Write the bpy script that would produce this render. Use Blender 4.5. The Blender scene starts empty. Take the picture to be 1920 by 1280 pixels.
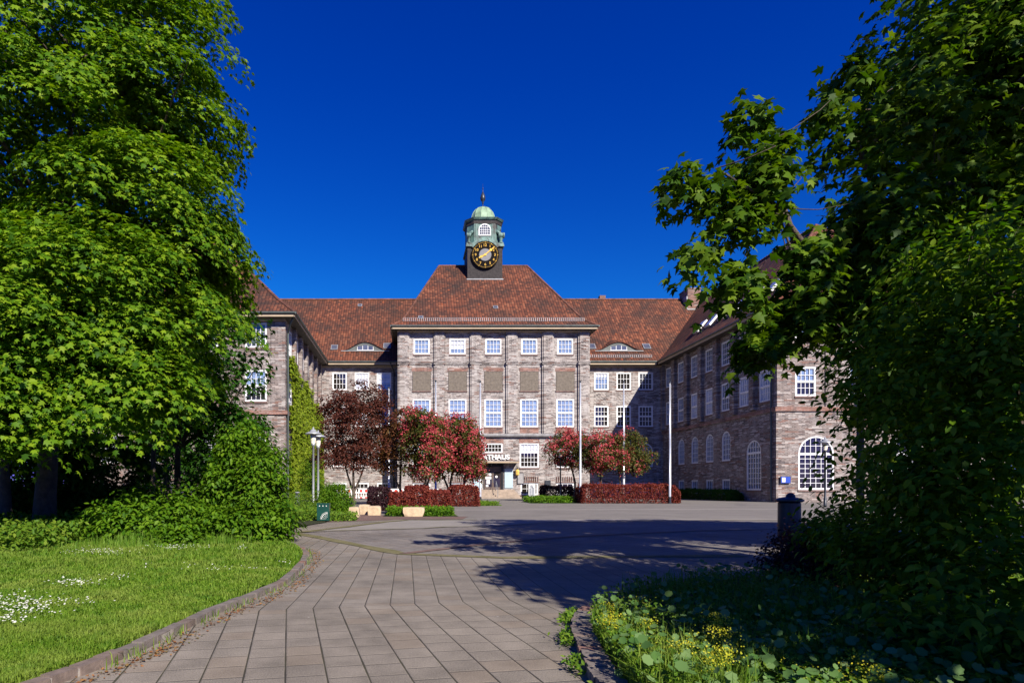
import bpy, math, random
import numpy as np
from mathutils import Vector, Matrix, Quaternion

R = math.radians
scene = bpy.context.scene
COL = scene.collection

# ------------------------------------------------------------------ camera
F_PX, PX0, PY0, CAM_H = 1130.0, 770.0, 912.0, 1.25
cam_d = bpy.data.cameras.new("camera")
cam_d.sensor_width = 36.0
cam_d.lens = 36.0 * F_PX / 1920.0
cam_d.shift_x = (960 - PX0) / 1920.0
cam_d.shift_y = (PY0 - 640) / 1920.0
cam_d.clip_start, cam_d.clip_end = 0.05, 5000.0
cam = bpy.data.objects.new("camera", cam_d)
COL.objects.link(cam)
cam.location = (0, 0, CAM_H)
cam.rotation_euler = (R(90), 0, 0)
scene.camera = cam

# ------------------------------------------------------------------ sky and sun
SUN_EL, SUN_AZ = R(35), R(25)          # azimuth: degrees to the right of straight behind the camera
world = bpy.data.worlds.new("World")
scene.world = world
world.use_nodes = True
wn, wl = world.node_tree.nodes, world.node_tree.links
wn.clear()
sky = wn.new("ShaderNodeTexSky")
sky.sky_type = 'NISHITA'
sky.sun_disc = False
sky.sun_elevation = SUN_EL
sky.sun_rotation = R(180) - SUN_AZ
sky.altitude = 0
sky.air_density = 1.0
sky.dust_density = 0.0
sky.ozone_density = 3.0
hsv = wn.new("ShaderNodeHueSaturation")
hsv.inputs["Saturation"].default_value = 1.42
hsv.inputs["Value"].default_value = 1.0
bg = wn.new("ShaderNodeBackground")
bg.inputs["Strength"].default_value = 0.0505
wo = wn.new("ShaderNodeOutputWorld")
wl.new(sky.outputs[0], hsv.inputs["Color"])
# a polarised, very deep blue sky: less green towards the zenith, more blue
sp_ = wn.new("ShaderNodeSeparateColor"); cb_ = wn.new("ShaderNodeCombineColor")
wl.new(hsv.outputs[0], sp_.inputs[0])
def wmath(op, a, b):
    x = wn.new("ShaderNodeMath"); x.operation = op
    wl.new(a, x.inputs[0]); x.inputs[1].default_value = b
    return x.outputs[0]
wl.new(wmath('MULTIPLY', sp_.outputs[0], 0.22), cb_.inputs[0])
wl.new(wmath('MINIMUM', wmath('MULTIPLY', wmath('POWER', sp_.outputs[1], 1.56), 0.55), 2.3), cb_.inputs[1])
wl.new(wmath('MULTIPLY', sp_.outputs[2], 1.58), cb_.inputs[2])
wl.new(cb_.outputs[0], bg.inputs[0])
wl.new(bg.outputs[0], wo.inputs[0])

sun_d = bpy.data.lights.new("sun", 'SUN')
sun_d.energy = 5.0
sun_d.angle = R(0.5)
sun_d.color = (1.0, 0.93, 0.82)
sun = bpy.data.objects.new("sun", sun_d)
COL.objects.link(sun)
to_sun = Vector((math.sin(SUN_AZ) * math.cos(SUN_EL), -math.cos(SUN_AZ) * math.cos(SUN_EL), math.sin(SUN_EL)))
sun.rotation_euler = to_sun.to_track_quat('Z', 'Y').to_euler()
sun.location = (30, -50, 60)

scene.view_settings.view_transform = 'Standard'
scene.view_settings.look = 'None'
scene.view_settings.exposure = 0.75
scene.view_settings.gamma = 1.0
scene.render.engine = 'CYCLES'
scene.cycles.use_denoising = True
scene.cycles.max_bounces = 8
scene.cycles.transparent_max_bounces = 8

# ------------------------------------------------------------------ helpers
def gp(px, py):
    """point of the flat ground seen at photograph pixel (px, py)"""
    d = F_PX * CAM_H / (py - PY0)
    return ((px - PX0) / F_PX * d, d)

def put(o, parent):
    COL.objects.link(o)
    if parent is not None:
        o.parent = parent
    return o

def meta(o, label=None, cat=None, group=None, kind=None):
    if label: o["label"] = label
    if cat: o["category"] = cat
    if group: o["group"] = group
    if kind: o["kind"] = kind
    return o

def thing(name, label, cat, loc=(0, 0, 0), group=None):
    o = bpy.data.objects.new(name, None)
    o.empty_display_size = 0.3
    COL.objects.link(o)
    o.location = loc
    return meta(o, label, cat, group)

def origin(o):
    v = Vector((0, 0, 0))
    while o is not None:
        v += o.location
        o = o.parent
    return v

class MB:
    """collects faces in world coordinates; build() links them as one mesh object"""
    def __init__(self):
        self.v, self.f, self.m, self.uv = [], [], [], []
    def face(self, pts, mat=0, uv=None):
        n = len(self.v)
        self.v.extend([tuple(p) for p in pts])
        self.f.append(tuple(range(n, n + len(pts))))
        self.m.append(mat)
        self.uv.append(uv)
    def box(self, x0, x1, y0, y1, z0, z1, mat=0):
        a = [(x0, y0, z0), (x1, y0, z0), (x1, y1, z0), (x0, y1, z0), (x0, y0, z1), (x1, y0, z1), (x1, y1, z1), (x0, y1, z1)]
        for q in ((0, 3, 2, 1), (4, 5, 6, 7), (0, 1, 5, 4), (1, 2, 6, 5), (2, 3, 7, 6), (3, 0, 4, 7)):
            self.face([a[i] for i in q], mat)
    def obox(self, c, ux, uy, uz, mat=0):
        c, ux, uy, uz = Vector(c), Vector(ux), Vector(uy), Vector(uz)
        a = [c - ux - uy - uz, c + ux - uy - uz, c + ux + uy - uz, c - ux + uy - uz,
             c - ux - uy + uz, c + ux - uy + uz, c + ux + uy + uz, c - ux + uy + uz]
        for q in ((0, 3, 2, 1), (4, 5, 6, 7), (0, 1, 5, 4), (1, 2, 6, 5), (2, 3, 7, 6), (3, 0, 4, 7)):
            self.face([a[i] for i in q], mat)
    def tube(self, pts, radii, seg=8, mat=0, cap=True):
        pts = [Vector(p) for p in pts]
        rings = []
        for i, p in enumerate(pts):
            d = (pts[min(i + 1, len(pts) - 1)] - pts[max(i - 1, 0)])
            if d.length < 1e-6: d = Vector((0, 0, 1))
            d.normalize()
            a = d.cross(Vector((0.13, 0.97, 0.21)))
            if a.length < 1e-3: a = d.cross(Vector((1, 0, 0)))
            a.normalize(); b = d.cross(a)
            n = len(self.v)
            for k in range(seg):
                t = 2 * math.pi * k / seg
                self.v.append(tuple(p + (a * math.cos(t) + b * math.sin(t)) * radii[i]))
            rings.append(n)
        for i in range(len(rings) - 1):
            for k in range(seg):
                k2 = (k + 1) % seg
                self.f.append((rings[i] + k, rings[i] + k2, rings[i + 1] + k2, rings[i + 1] + k))
                self.m.append(mat); self.uv.append(None)
        if cap:
            for r0 in (rings[0], rings[-1]):
                self.f.append(tuple(r0 + k for k in range(seg))); self.m.append(mat); self.uv.append(None)
    def lathe(self, c, prof, seg=24, mat=0, rot=0.0):
        """prof: (radius, z) pairs from bottom to top around the vertical through c"""
        rings = []
        for r, z in prof:
            n = len(self.v)
            for k in range(seg):
                t = 2 * math.pi * k / seg + rot
                self.v.append((c[0] + r * math.cos(t), c[1] + r * math.sin(t), c[2] + z))
            rings.append(n)
        for i in range(len(rings) - 1):
            for k in range(seg):
                k2 = (k + 1) % seg
                self.f.append((rings[i] + k, rings[i] + k2, rings[i + 1] + k2, rings[i + 1] + k))
                self.m.append(mat); self.uv.append(None)
        for r0 in (rings[0], rings[-1]):
            self.f.append(tuple(r0 + k for k in range(seg))); self.m.append(mat); self.uv.append(None)
    def mesh(self, name, mats, off=(0, 0, 0), smooth=False):
        me = bpy.data.meshes.new(name)
        ox, oy, oz = off
        me.from_pydata([(x - ox, y - oy, z - oz) for x, y, z in self.v], [], self.f)
        for mt in (mats if isinstance(mats, (list, tuple)) else [mats]):
            me.materials.append(mt)
        me.polygons.foreach_set("material_index", self.m)
        if any(u is not None for u in self.uv):
            lay = me.uv_layers.new(name="UVMap")
            k = 0
            for poly, u in zip(me.polygons, self.uv):
                for j, li in enumerate(poly.loop_indices):
                    if u is not None:
                        lay.data[li].uv = u[j]
        if smooth:
            me.polygons.foreach_set("use_smooth", [True] * len(me.polygons))
        me.update()
        return me
    def build(self, name, mats, parent=None, smooth=False, label=None):
        me = self.mesh(name, mats, origin(parent) if parent is not None else (0, 0, 0), smooth)
        o = bpy.data.objects.new(name, me)
        put(o, parent)
        if label: o["label"] = label
        return o

# ------------------------------------------------------------------ materials
def new_mat(name):
    m = bpy.data.materials.new(name)
    m.use_nodes = True
    nt = m.node_tree
    bsdf = nt.nodes["Principled BSDF"]
    return m, nt, bsdf

class NT:
    """small node helper"""
    def __init__(self, nt): self.nt = nt
    def n(self, typ, **kw):
        x = self.nt.nodes.new(typ)
        for k, v in kw.items(): setattr(x, k, v)
        return x
    def link(self, a, b): self.nt.links.new(a, b)
    def val(self, x, sock):
        if isinstance(x, (int, float)): sock.default_value = x
        else: self.link(x, sock)
    def math(self, op, a, b=None, c=None, clamp=False):
        x = self.n("ShaderNodeMath", operation=op); x.use_clamp = clamp
        self.val(a, x.inputs[0])
        if b is not None: self.val(b, x.inputs[1])
        if c is not None: self.val(c, x.inputs[2])
        return x.outputs[0]
    def mix(self, fac, a, b, mode='MIX'):
        x = self.n("ShaderNodeMix", data_type='RGBA', blend_type=mode)
        self.val(fac, x.inputs["Factor"])
        for v, s in ((a, x.inputs["A"]), (b, x.inputs["B"])):
            if isinstance(v, tuple): s.default_value = (*v, 1.0) if len(v) == 3 else v
            else: self.link(v, s)
        return x.outputs["Result"]
    def noise(self, vec, scale, detail=3.0, rough=0.55):
        x = self.n("ShaderNodeTexNoise")
        if vec is not None: self.link(vec, x.inputs["Vector"])
        x.inputs["Scale"].default_value = scale
        x.inputs["Detail"].default_value = detail
        x.inputs["Roughness"].default_value = rough
        return x.outputs["Fac"]
    def ramp(self, fac, stops):
        x = self.n("ShaderNodeValToRGB")
        e = x.color_ramp.elements
        while len(e) < len(stops): e.new(0.5)
        for i, (p, c) in enumerate(stops):
            e[i].position = p
            e[i].color = (*c, 1.0) if len(c) == 3 else c
        self.link(fac, x.inputs[0])
        return x.outputs[0]
    def range(self, v, a, b, c=0.0, d=1.0):
        x = self.n("ShaderNodeMapRange"); x.clamp = True
        self.val(v, x.inputs[0])
        for i, q in enumerate((a, b, c, d)): x.inputs[i + 1].default_value = q
        return x.outputs[0]
    def comb(self, x_, y_, z_=0.0):
        x = self.n("ShaderNodeCombineXYZ")
        self.val(x_, x.inputs[0]); self.val(y_, x.inputs[1]); self.val(z_, x.inputs[2])
        return x.outputs[0]
    def sep(self, v):
        x = self.n("ShaderNodeSeparateXYZ"); self.link(v, x.inputs[0]); return x.outputs
    def pos(self): return self.n("ShaderNodeNewGeometry").outputs["Position"]
    def bump(self, h, strength, dist, bsdf):
        x = self.n("ShaderNodeBump")
        x.inputs["Strength"].default_value = strength
        x.inputs["Distance"].default_value = dist
        self.link(h, x.inputs["Height"])
        self.link(x.outputs[0], bsdf.inputs["Normal"])

def flat_mat(name, col, rough=0.6, metal=0.0, var=0.25, scale=3.0, bump=0.0, spec=0.5):
    m, nt, b = new_mat(name)
    N = NT(nt)
    tc = N.n("ShaderNodeTexCoord").outputs["Object"]
    f = N.noise(tc, scale, 5.0, 0.6)
    lo = tuple(c * (1 - var) for c in col); hi = tuple(min(1, c * (1 + var)) for c in col)
    c = N.ramp(f, [(0.3, lo), (0.7, hi)])
    N.link(c, b.inputs["Base Color"])
    b.inputs["Roughness"].default_value = rough
    b.inputs["Metallic"].default_value = metal
    b.inputs["Specular IOR Level"].default_value = spec
    if bump > 0:
        N.bump(N.noise(tc, scale * 6, 4.0), 0.6, bump, b)
    return m

def brick_mat(name, dark, light, white_amt, red_amt=0.25, mortar=(0.46, 0.42, 0.39)):
    m, nt, b = new_mat(name)
    N = NT(nt)
    s = N.sep(N.pos())
    u = N.math('ADD', s[0], s[1])
    vec = N.comb(u, s[2])
    bt = N.n("ShaderNodeTexBrick")
    N.link(vec, bt.inputs["Vector"])
    bt.inputs["Scale"].default_value = 1.0
    bt.inputs["Brick Width"].default_value = 0.27
    bt.inputs["Row Height"].default_value = 0.10
    bt.inputs["Mortar Size"].default_value = 0.011
    bt.inputs["Mortar Smooth"].default_value = 0.1
    bt.inputs["Bias"].default_value = 0.0
    bt.inputs["Color1"].default_value = (*dark, 1)
    bt.inputs["Color2"].default_value = (*light, 1)
    bt.inputs["Mortar"].default_value = (*mortar, 1)
    # second bond with other random values: fired red bricks and pale bricks
    row = N.math('FLOOR', N.math('DIVIDE', s[2], 0.10))
    half = N.math('MULTIPLY', N.math('MODULO', row, 2.0), 0.5)
    ci = N.math('FLOOR', N.math('ADD', N.math('DIVIDE', u, 0.54), half))
    wn_ = N.n("ShaderNodeTexWhiteNoise", noise_dimensions='2D')
    N.link(N.comb(ci, row), wn_.inputs["Vector"])
    rnd = N.sep(wn_.outputs["Color"])
    big = N.noise(N.comb(N.math('MULTIPLY', u, 0.35), N.math('MULTIPLY', s[2], 0.5)), 1.0, 4.0, 0.6)
    streak = N.noise(N.comb(N.math('MULTIPLY', u, 5.0), N.math('MULTIPLY', s[2], 8.0)), 1.0, 5.0, 0.75)
    c = N.mix(N.math('MULTIPLY', N.math('GREATER_THAN', rnd[0], 1.0 - red_amt), 0.75), bt.outputs["Color"], (0.18, 0.085, 0.06))
    c = N.mix(N.math('MULTIPLY', N.math('GREATER_THAN', rnd[2], 0.86), 0.7), c, (0.055, 0.045, 0.05))
    pale = N.math('MULTIPLY', N.range(N.math('ADD', streak, N.math('MULTIPLY', N.math('SUBTRACT', big, 0.5), 0.9)), 0.50 , 0.72), white_amt)
    c = N.mix(pale, c, (0.48, 0.445, 0.425))
    pale2 = N.math('MULTIPLY', N.math('GREATER_THAN', rnd[1], 1.0 - 0.3 * white_amt), 0.6)
    c = N.mix(pale2, c, (0.47, 0.43, 0.40))
    grime = N.range(big, 0.55, 0.8, 0.0, 0.35)
    c = N.mix(grime, c, (0.10, 0.085, 0.08))
    rain = N.noise(N.comb(N.math('MULTIPLY', u, 1.3), N.math('MULTIPLY', s[2], 0.16)), 1.0, 4.0, 0.6)
    c = N.mix(N.range(rain, 0.54, 0.70, 0.0, 0.45), c, (0.075, 0.062, 0.058))
    c = N.mix(N.math('MULTIPLY', N.range(rain, 0.34, 0.44, 0.4, 0.0), white_amt), c, (0.50, 0.47, 0.45))
    N.link(c, b.inputs["Base Color"])
    b.inputs["Roughness"].default_value = 0.85
    b.inputs["Specular IOR Level"].default_value = 0.25
    N.bump(bt.outputs["Fac"], -0.5, 0.012, b)
    return m

def tile_mat(name, tint=1.0):
    m, nt, b = new_mat(name)
    N = NT(nt)
    uv = N.n("ShaderNodeUVMap").outputs[0]
    s = N.sep(uv)
    TW, TH = 0.30, 0.38
    ui = N.math('DIVIDE', s[0], TW); vi = N.math('DIVIDE', s[1], TH)
    fu = N.math('FRACT', ui); fv = N.math('FRACT', vi)
    wn_ = N.n("ShaderNodeTexWhiteNoise", noise_dimensions='2D')
    N.link(N.comb(N.math('FLOOR', ui), N.math('FLOOR', vi)), wn_.inputs["Vector"])
    rnd = N.sep(wn_.outputs["Color"])
    c = N.ramp(rnd[0], [(0.0, (0.068 * tint, 0.025, 0.015)), (0.45, (0.130 * tint, 0.040, 0.020)), (0.8, (0.175 * tint, 0.054, 0.026)), (1.0, (0.235 * tint, 0.082, 0.040))])
    w = N.noise(N.pos(), 0.28, 5.0, 0.65)
    c = N.mix(N.range(w, 0.42, 0.66, 0.0, 0.8), c, (0.03, 0.021, 0.017))
    lich = N.noise(N.pos(), 1.7, 4.0, 0.7)
    c = N.mix(N.range(lich, 0.60, 0.74, 0.0, 0.5), c, (0.17, 0.12, 0.08))
    c = N.mix(N.math('MULTIPLY', N.math('GREATER_THAN', rnd[1], 0.996), 0.6), c, (0.30, 0.075, 0.025))
    # dark joints between the tiles
    gap = N.math('MAXIMUM', N.math('GREATER_THAN', N.math('ABSOLUTE', N.math('SUBTRACT', fu, 0.5)), 0.40), N.math('LESS_THAN', fv, 0.14))
    c = N.mix(N.math('MULTIPLY', gap, 0.62), c, (0.022, 0.014, 0.012))
    N.link(c, b.inputs["Base Color"])
    b.inputs["Roughness"].default_value = 0.8
    b.inputs["Specular IOR Level"].default_value = 0.3
    arch = N.math('SUBTRACT', 1.0, N.math('POWER', N.math('ABSOLUTE', N.math('MULTIPLY', N.math('SUBTRACT', fu, 0.5), 2.0)), 2.0))
    h = N.math('ADD', arch, N.math('MULTIPLY', N.math('SUBTRACT', 1.0, fv), 0.6))
    N.bump(h, 0.8, 0.06, b)
    return m

def leaf_mat(name, cols, trans=0.35, rough=0.55, spec=0.16):
    """per-leaf colour from the leaf's own island; thin translucent sheet"""
    m, nt, b = new_mat(name)
    N = NT(nt)
    g = N.n("ShaderNodeNewGeometry")
    c = N.ramp(g.outputs["Random Per Island"], [(i / (len(cols) - 1), q) for i, q in enumerate(cols)])
    N.link(c, b.inputs["Base Color"])
    b.inputs["Roughness"].default_value = rough
    b.inputs["Specular IOR Level"].default_value = spec
    tr = N.n("ShaderNodeBsdfTranslucent")
    tc = N.mix(1.0, c, (1.25, 1.30, 0.35), 'MULTIPLY')
    N.link(tc, tr.inputs["Color"])
    mx = N.n("ShaderNodeMixShader")
    mx.inputs[0].default_value = trans
    N.link(b.outputs[0], mx.inputs[1]); N.link(tr.outputs[0], mx.inputs[2])
    N.link(mx.outputs[0], nt.nodes["Material Output"].inputs[0])
    return m

def slab_mat(name, W, H, base, joint_w=0.0058, stagger=True, moss=0.5, light=0.035):
    m, nt, b = new_mat(name)
    N = NT(nt)
    s = N.sep(N.n("ShaderNodeUVMap").outputs[0])
    p = N.pos()
    ui = N.math('DIVIDE', s[0], W)
    ci = N.math('FLOOR', ui)
    w1 = N.n("ShaderNodeTexWhiteNoise", noise_dimensions='1D')
    N.link(ci, w1.inputs["W"])
    vi = N.math('ADD', N.math('DIVIDE', s[1], H), N.math('MULTIPLY', w1.outputs["Value"], 0.9 if stagger else 0.0))
    fu = N.math('FRACT', ui); fv = N.math('FRACT', vi)
    eu = N.math('MULTIPLY', N.math('MINIMUM', fu, N.math('SUBTRACT', 1.0, fu)), W)
    ev = N.math('MULTIPLY', N.math('MINIMUM', fv, N.math('SUBTRACT', 1.0, fv)), H)
    jw = N.math('MULTIPLY', N.noise(p, 2.2, 3.0), joint_w * 2)
    ju = N.math('LESS_THAN', eu, jw)
    jv = N.math('LESS_THAN', ev, N.math('MULTIPLY', jw, 0.55))
    j = N.math('MAXIMUM', ju, jv)
    w2 = N.n("ShaderNodeTexWhiteNoise", noise_dimensions='2D')
    N.link(N.comb(ci, N.math('FLOOR', vi)), w2.inputs["Vector"])
    rs = N.sep(w2.outputs["Color"])
    fine = N.noise(p, 95.0, 3.0, 0.75)
    mid = N.noise(p, 3.0, 5.0, 0.6)
    big = N.noise(p, 0.55, 4.0, 0.6)
    f = N.math('ADD', N.math('MULTIPLY', N.math('SUBTRACT', fine, 0.5), 2.2), N.math('ADD', N.math('MULTIPLY', N.math('SUBTRACT', rs[0], 0.5), light * 3), N.math('MULTIPLY', N.math('SUBTRACT', mid, 0.5), 0.9)))
    f = N.math('ADD', f, N.math('MULTIPLY', N.math('SUBTRACT', big, 0.5), 1.3))
    lo = tuple(q * 0.55 for q in base); hi = tuple(q * 1.45 for q in base)
    c = N.ramp(N.math('ADD', f, 0.5), [(0.05, lo), (0.95, hi)])
    c = N.mix(N.math('MULTIPLY', N.math('GREATER_THAN', rs[1], 0.85), 0.22), c, (base[0] * 1.15, base[1] * 0.95, base[2] * 0.75))
    mossf = N.range(N.noise(p, 0.9, 3.0), 0.42, 0.62)
    jc = N.mix(N.math('MULTIPLY', mossf, moss), (0.018, 0.016, 0.013), (0.05, 0.05, 0.016))
    c = N.mix(N.math('MULTIPLY', N.math('MAXIMUM', ju, N.math('MULTIPLY', jv, 0.7)), 0.85), c, jc)
    # white specks: gum and bird spots
    vor = N.n("ShaderNodeTexVoronoi"); vor.inputs["Scale"].default_value = 1.6
    N.link(p, vor.inputs["Vector"])
    c = N.mix(N.math('MULTIPLY', N.math('LESS_THAN', vor.outputs["Distance"], 0.016), 0.6), c, (0.45, 0.43, 0.41))
    N.link(c, b.inputs["Base Color"])
    b.inputs["Roughness"].default_value = 0.85
    b.inputs["Specular IOR Level"].default_value = 0.25
    edge = N.math('MINIMUM', N.range(N.math('MINIMUM', eu, ev), 0.0, 0.014), 1.0)
    h = N.math('ADD', edge, N.math('MULTIPLY', fine, 0.25))
    N.bump(h, 0.6, 0.008, b)
    return m

def ground_mat(name, a, bcol, scale, fine=60.0, bump=0.01, rough=0.9):
    m, nt, b = new_mat(name)
    N = NT(nt)
    p = N.pos()
    f1 = N.noise(p, scale, 6.0, 0.65); f2 = N.noise(p, fine, 3.0, 0.6)
    f = N.math('ADD', N.math('MULTIPLY', f1, 0.6), N.math('MULTIPLY', f2, 0.4))
    c = N.ramp(f, [(0.34, a), (0.66, bcol)])
    N.link(c, b.inputs["Base Color"])
    b.inputs["Roughness"].default_value = rough
    b.inputs["Specular IOR Level"].default_value = 0.2
    N.bump(f2, 0.6, bump, b)
    return m

M = {}
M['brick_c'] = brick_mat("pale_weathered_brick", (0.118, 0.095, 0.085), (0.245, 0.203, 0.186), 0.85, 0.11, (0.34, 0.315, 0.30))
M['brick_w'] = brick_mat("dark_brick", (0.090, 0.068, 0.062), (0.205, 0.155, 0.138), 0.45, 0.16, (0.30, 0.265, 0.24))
M['brick_ch'] = brick_mat("brown_red_chimney_brick", (0.13, 0.062, 0.045), (0.24, 0.12, 0.085), 0.12, 0.3, (0.28, 0.22, 0.19))
M['brick_red'] = brick_mat("red_brick_soldier_course", (0.17, 0.075, 0.055), (0.30, 0.13, 0.095), 0.15, 0.5, (0.36, 0.30, 0.27))
M['tile'] = tile_mat("clay_roof_tiles")
M['ridge'] = flat_mat("clay_ridge_tiles", (0.13, 0.05, 0.03), 0.8, 0, 0.6, 1.3)
M['white'] = flat_mat("white_window_paint", (0.70, 0.70, 0.70), 0.45, 0, 0.04, 2.0)
M['sill'] = flat_mat("brick_sill", (0.16, 0.10, 0.085), 0.85, 0, 0.4, 4.0)
M['cream'] = flat_mat("cream_fascia_paint", (0.38, 0.29, 0.19), 0.6, 0, 0.15, 1.0)
M['soffit'] = flat_mat("dark_soffit_boards", (0.055, 0.042, 0.035), 0.7, 0, 0.3, 2.0)
M['gutter'] = flat_mat("weathered_zinc_gutter", (0.07, 0.085, 0.08), 0.5, 0.3, 0.3, 2.0)
M['zinc'] = flat_mat("grey_zinc", (0.36, 0.38, 0.40), 0.4, 0.6, 0.2, 2.0)
M['lead'] = flat_mat("lead_flashing", (0.25, 0.255, 0.265), 0.55, 0.2, 0.25, 2.0)
M['slate'] = flat_mat("slate_cladding", (0.034, 0.029, 0.029), 0.7, 0, 0.45, 5.0, 0.01, 0.2)
M['guard'] = flat_mat("galvanised_snow_guard", (0.34, 0.33, 0.34), 0.5, 0.4, 0.2, 3.0)
M['grille'] = flat_mat("wooden_sun_screen", (0.20, 0.165, 0.13), 0.75, 0, 0.3, 4.0)
M['stone'] = flat_mat("pale_step_stone", (0.30, 0.235, 0.18), 0.8, 0, 0.25, 3.0, 0.01)
M['ledge'] = flat_mat("grey_stone_ledge", (0.27, 0.26, 0.26), 0.75, 0, 0.3, 2.0)
M['boulder'] = flat_mat("sandstone_block", (0.48, 0.36, 0.235), 0.85, 0, 0.25, 3.5, 0.03)
M['black'] = flat_mat("black_metal", (0.012, 0.012, 0.014), 0.45, 0.2, 0.3, 3.0)
M['darkgrey'] = flat_mat("dark_grey_metal", (0.035, 0.04, 0.05), 0.4, 0.3, 0.3, 3.0)
M['pole'] = flat_mat("grey_aluminium_pole", (0.55, 0.57, 0.60), 0.35, 0.5, 0.1, 3.0)
M['lamp_grey'] = flat_mat("grey_lamp_paint", (0.33, 0.34, 0.35), 0.4, 0.3, 0.15, 3.0)
M['lampglass'] = flat_mat("frosted_lamp_glass", (0.75, 0.68, 0.52), 0.3, 0, 0.1, 3.0)
M['bingreen'] = flat_mat("dark_green_bin_enamel", (0.006, 0.05, 0.04), 0.35, 0, 0.2, 3.0)
M['gold'] = flat_mat("gilded_metal", (0.42, 0.25, 0.035), 0.35, 0.6, 0.15, 3.0)
M['clockblack'] = flat_mat("clock_black", (0.008, 0.006, 0.006), 0.8, 0, 0.2, 3.0, 0.0, 0.08)
M['clockgrey'] = flat_mat("clock_centre_grey", (0.15, 0.15, 0.16), 0.6, 0, 0.15, 3.0)
M['red'] = flat_mat("traffic_red_plastic", (0.65, 0.025, 0.015), 0.45, 0, 0.1, 3.0)
M['wplastic'] = flat_mat("white_plastic", (0.78, 0.76, 0.74), 0.45, 0, 0.06, 3.0)
M['blue'] = flat_mat("blue_plate", (0.02, 0.06, 0.38), 0.4, 0, 0.1, 3.0)
M['panel'] = flat_mat("pale_blue_notice_panel", (0.38, 0.48, 0.54), 0.5, 0, 0.08, 1.2)
M['yellow'] = flat_mat("yellow_plastic", (0.65, 0.42, 0.10), 0.5, 0, 0.15, 3.0)
M['bark'] = flat_mat("grey_brown_bark", (0.075, 0.055, 0.04), 0.9, 0, 0.5, 6.0, 0.03)
M['bark_pale'] = flat_mat("pale_bark", (0.20, 0.16, 0.12), 0.9, 0, 0.4, 6.0, 0.03)
M['wood'] = flat_mat("weathered_pole_wood", (0.13, 0.095, 0.065), 0.85, 0, 0.3, 6.0, 0.01)

def copper_mat():
    m, nt, b = new_mat("verdigris_copper")
    N = NT(nt); p = N.pos()
    f = N.noise(p, 0.9, 5.0, 0.6)
    c = N.ramp(f, [(0.34, (0.035, 0.038, 0.035)), (0.46, (0.09, 0.17, 0.15)), (0.6, (0.14, 0.26, 0.225)), (0.8, (0.22, 0.33, 0.27))])
    s = N.sep(p)
    st = N.noise(N.comb(N.math('MULTIPLY', N.math('ADD', s[0], s[1]), 5.0), N.math('MULTIPLY', s[2], 0.35)), 1.0, 4.0)
    c = N.mix(N.range(st, 0.50, 0.62, 0.0, 0.8), c, (0.03, 0.025, 0.022))
    N.link(c, b.inputs["Base Color"]); b.inputs["Roughness"].default_value = 0.6
    b.inputs["Metallic"].default_value = 0.0
    return m
M['copper'] = copper_mat()
M['dormer'] = flat_mat("weathered_dormer_zinc", (0.085, 0.095, 0.09), 0.6, 0.1, 0.4, 1.5)
M['dome'] = flat_mat("pale_verdigris_dome", (0.21, 0.31, 0.20), 0.6, 0, 0.4, 1.6)

def glass_mat(name, col, gloss):
    m, nt, b = new_mat(name)
    N = NT(nt)
    tc = N.n("ShaderNodeTexCoord").outputs["Object"]
    f = N.noise(tc, 1.1, 2.0)
    c = N.ramp(f, [(0.35, tuple(q * 0.75 for q in col)), (0.65, tuple(min(1, q * 1.2) for q in col))])
    N.link(c, b.inputs["Base Color"])
    b.inputs["Roughness"].default_value = 0.04
    b.inputs["IOR"].default_value = 1.5
    b.inputs["Coat Weight"].default_value = gloss
    b.inputs["Coat Roughness"].default_value = 0.02
    b.inputs["Coat IOR"].default_value = 1.7
    N.bump(N.noise(tc, 0.6, 1.0), 0.15, 0.05, b)
    return m
M['g_blue'] = glass_mat("glass_with_painted_sky_reflection", (0.19, 0.26, 0.40), 1.0)  # pale sky reflection painted in as an even blue base colour
M['g_dark'] = glass_mat("dark_window_glass", (0.022, 0.018, 0.015), 0.7)
M['g_white'] = glass_mat("glass_before_white_curtain", (0.58, 0.60, 0.66), 0.6)
M['g_mid'] = glass_mat("glass_before_grey_room", (0.085, 0.09, 0.11), 1.0)

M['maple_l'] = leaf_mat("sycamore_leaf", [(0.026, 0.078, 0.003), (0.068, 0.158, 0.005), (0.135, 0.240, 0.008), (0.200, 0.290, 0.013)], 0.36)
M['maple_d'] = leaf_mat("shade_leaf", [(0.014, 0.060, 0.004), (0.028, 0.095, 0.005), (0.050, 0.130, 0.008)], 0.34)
M['maple_r'] = leaf_mat("norway_maple_leaf", [(0.018, 0.055, 0.003), (0.040, 0.095, 0.004), (0.080, 0.150, 0.006), (0.135, 0.205, 0.010)], 0.36)
M['shrub'] = leaf_mat("shrub_leaf", [(0.038, 0.105, 0.004), (0.075, 0.165, 0.006), (0.125, 0.220, 0.010)], 0.34)
M['pear'] = leaf_mat("ovate_leaf", [(0.026, 0.085, 0.003), (0.065, 0.150, 0.006), (0.125, 0.220, 0.010), (0.20, 0.280, 0.02)], 0.42)
M['copperleaf'] = leaf_mat("copper_maple_leaf", [(0.05, 0.016, 0.012), (0.10, 0.030, 0.020), (0.15, 0.05, 0.032)], 0.3)
M['brownleaf'] = leaf_mat("red_brown_leaf", [(0.08, 0.034, 0.014), (0.15, 0.055, 0.026), (0.12, 0.075, 0.02)], 0.3)
M['hawleaf'] = leaf_mat("hawthorn_leaf", [(0.045, 0.07, 0.012), (0.085, 0.10, 0.018), (0.13, 0.065, 0.025)], 0.3)
M['blossom'] = leaf_mat("pink_red_blossom", [(0.27, 0.024, 0.034), (0.44, 0.055, 0.07), (0.56, 0.13, 0.13)], 0.25)
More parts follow.
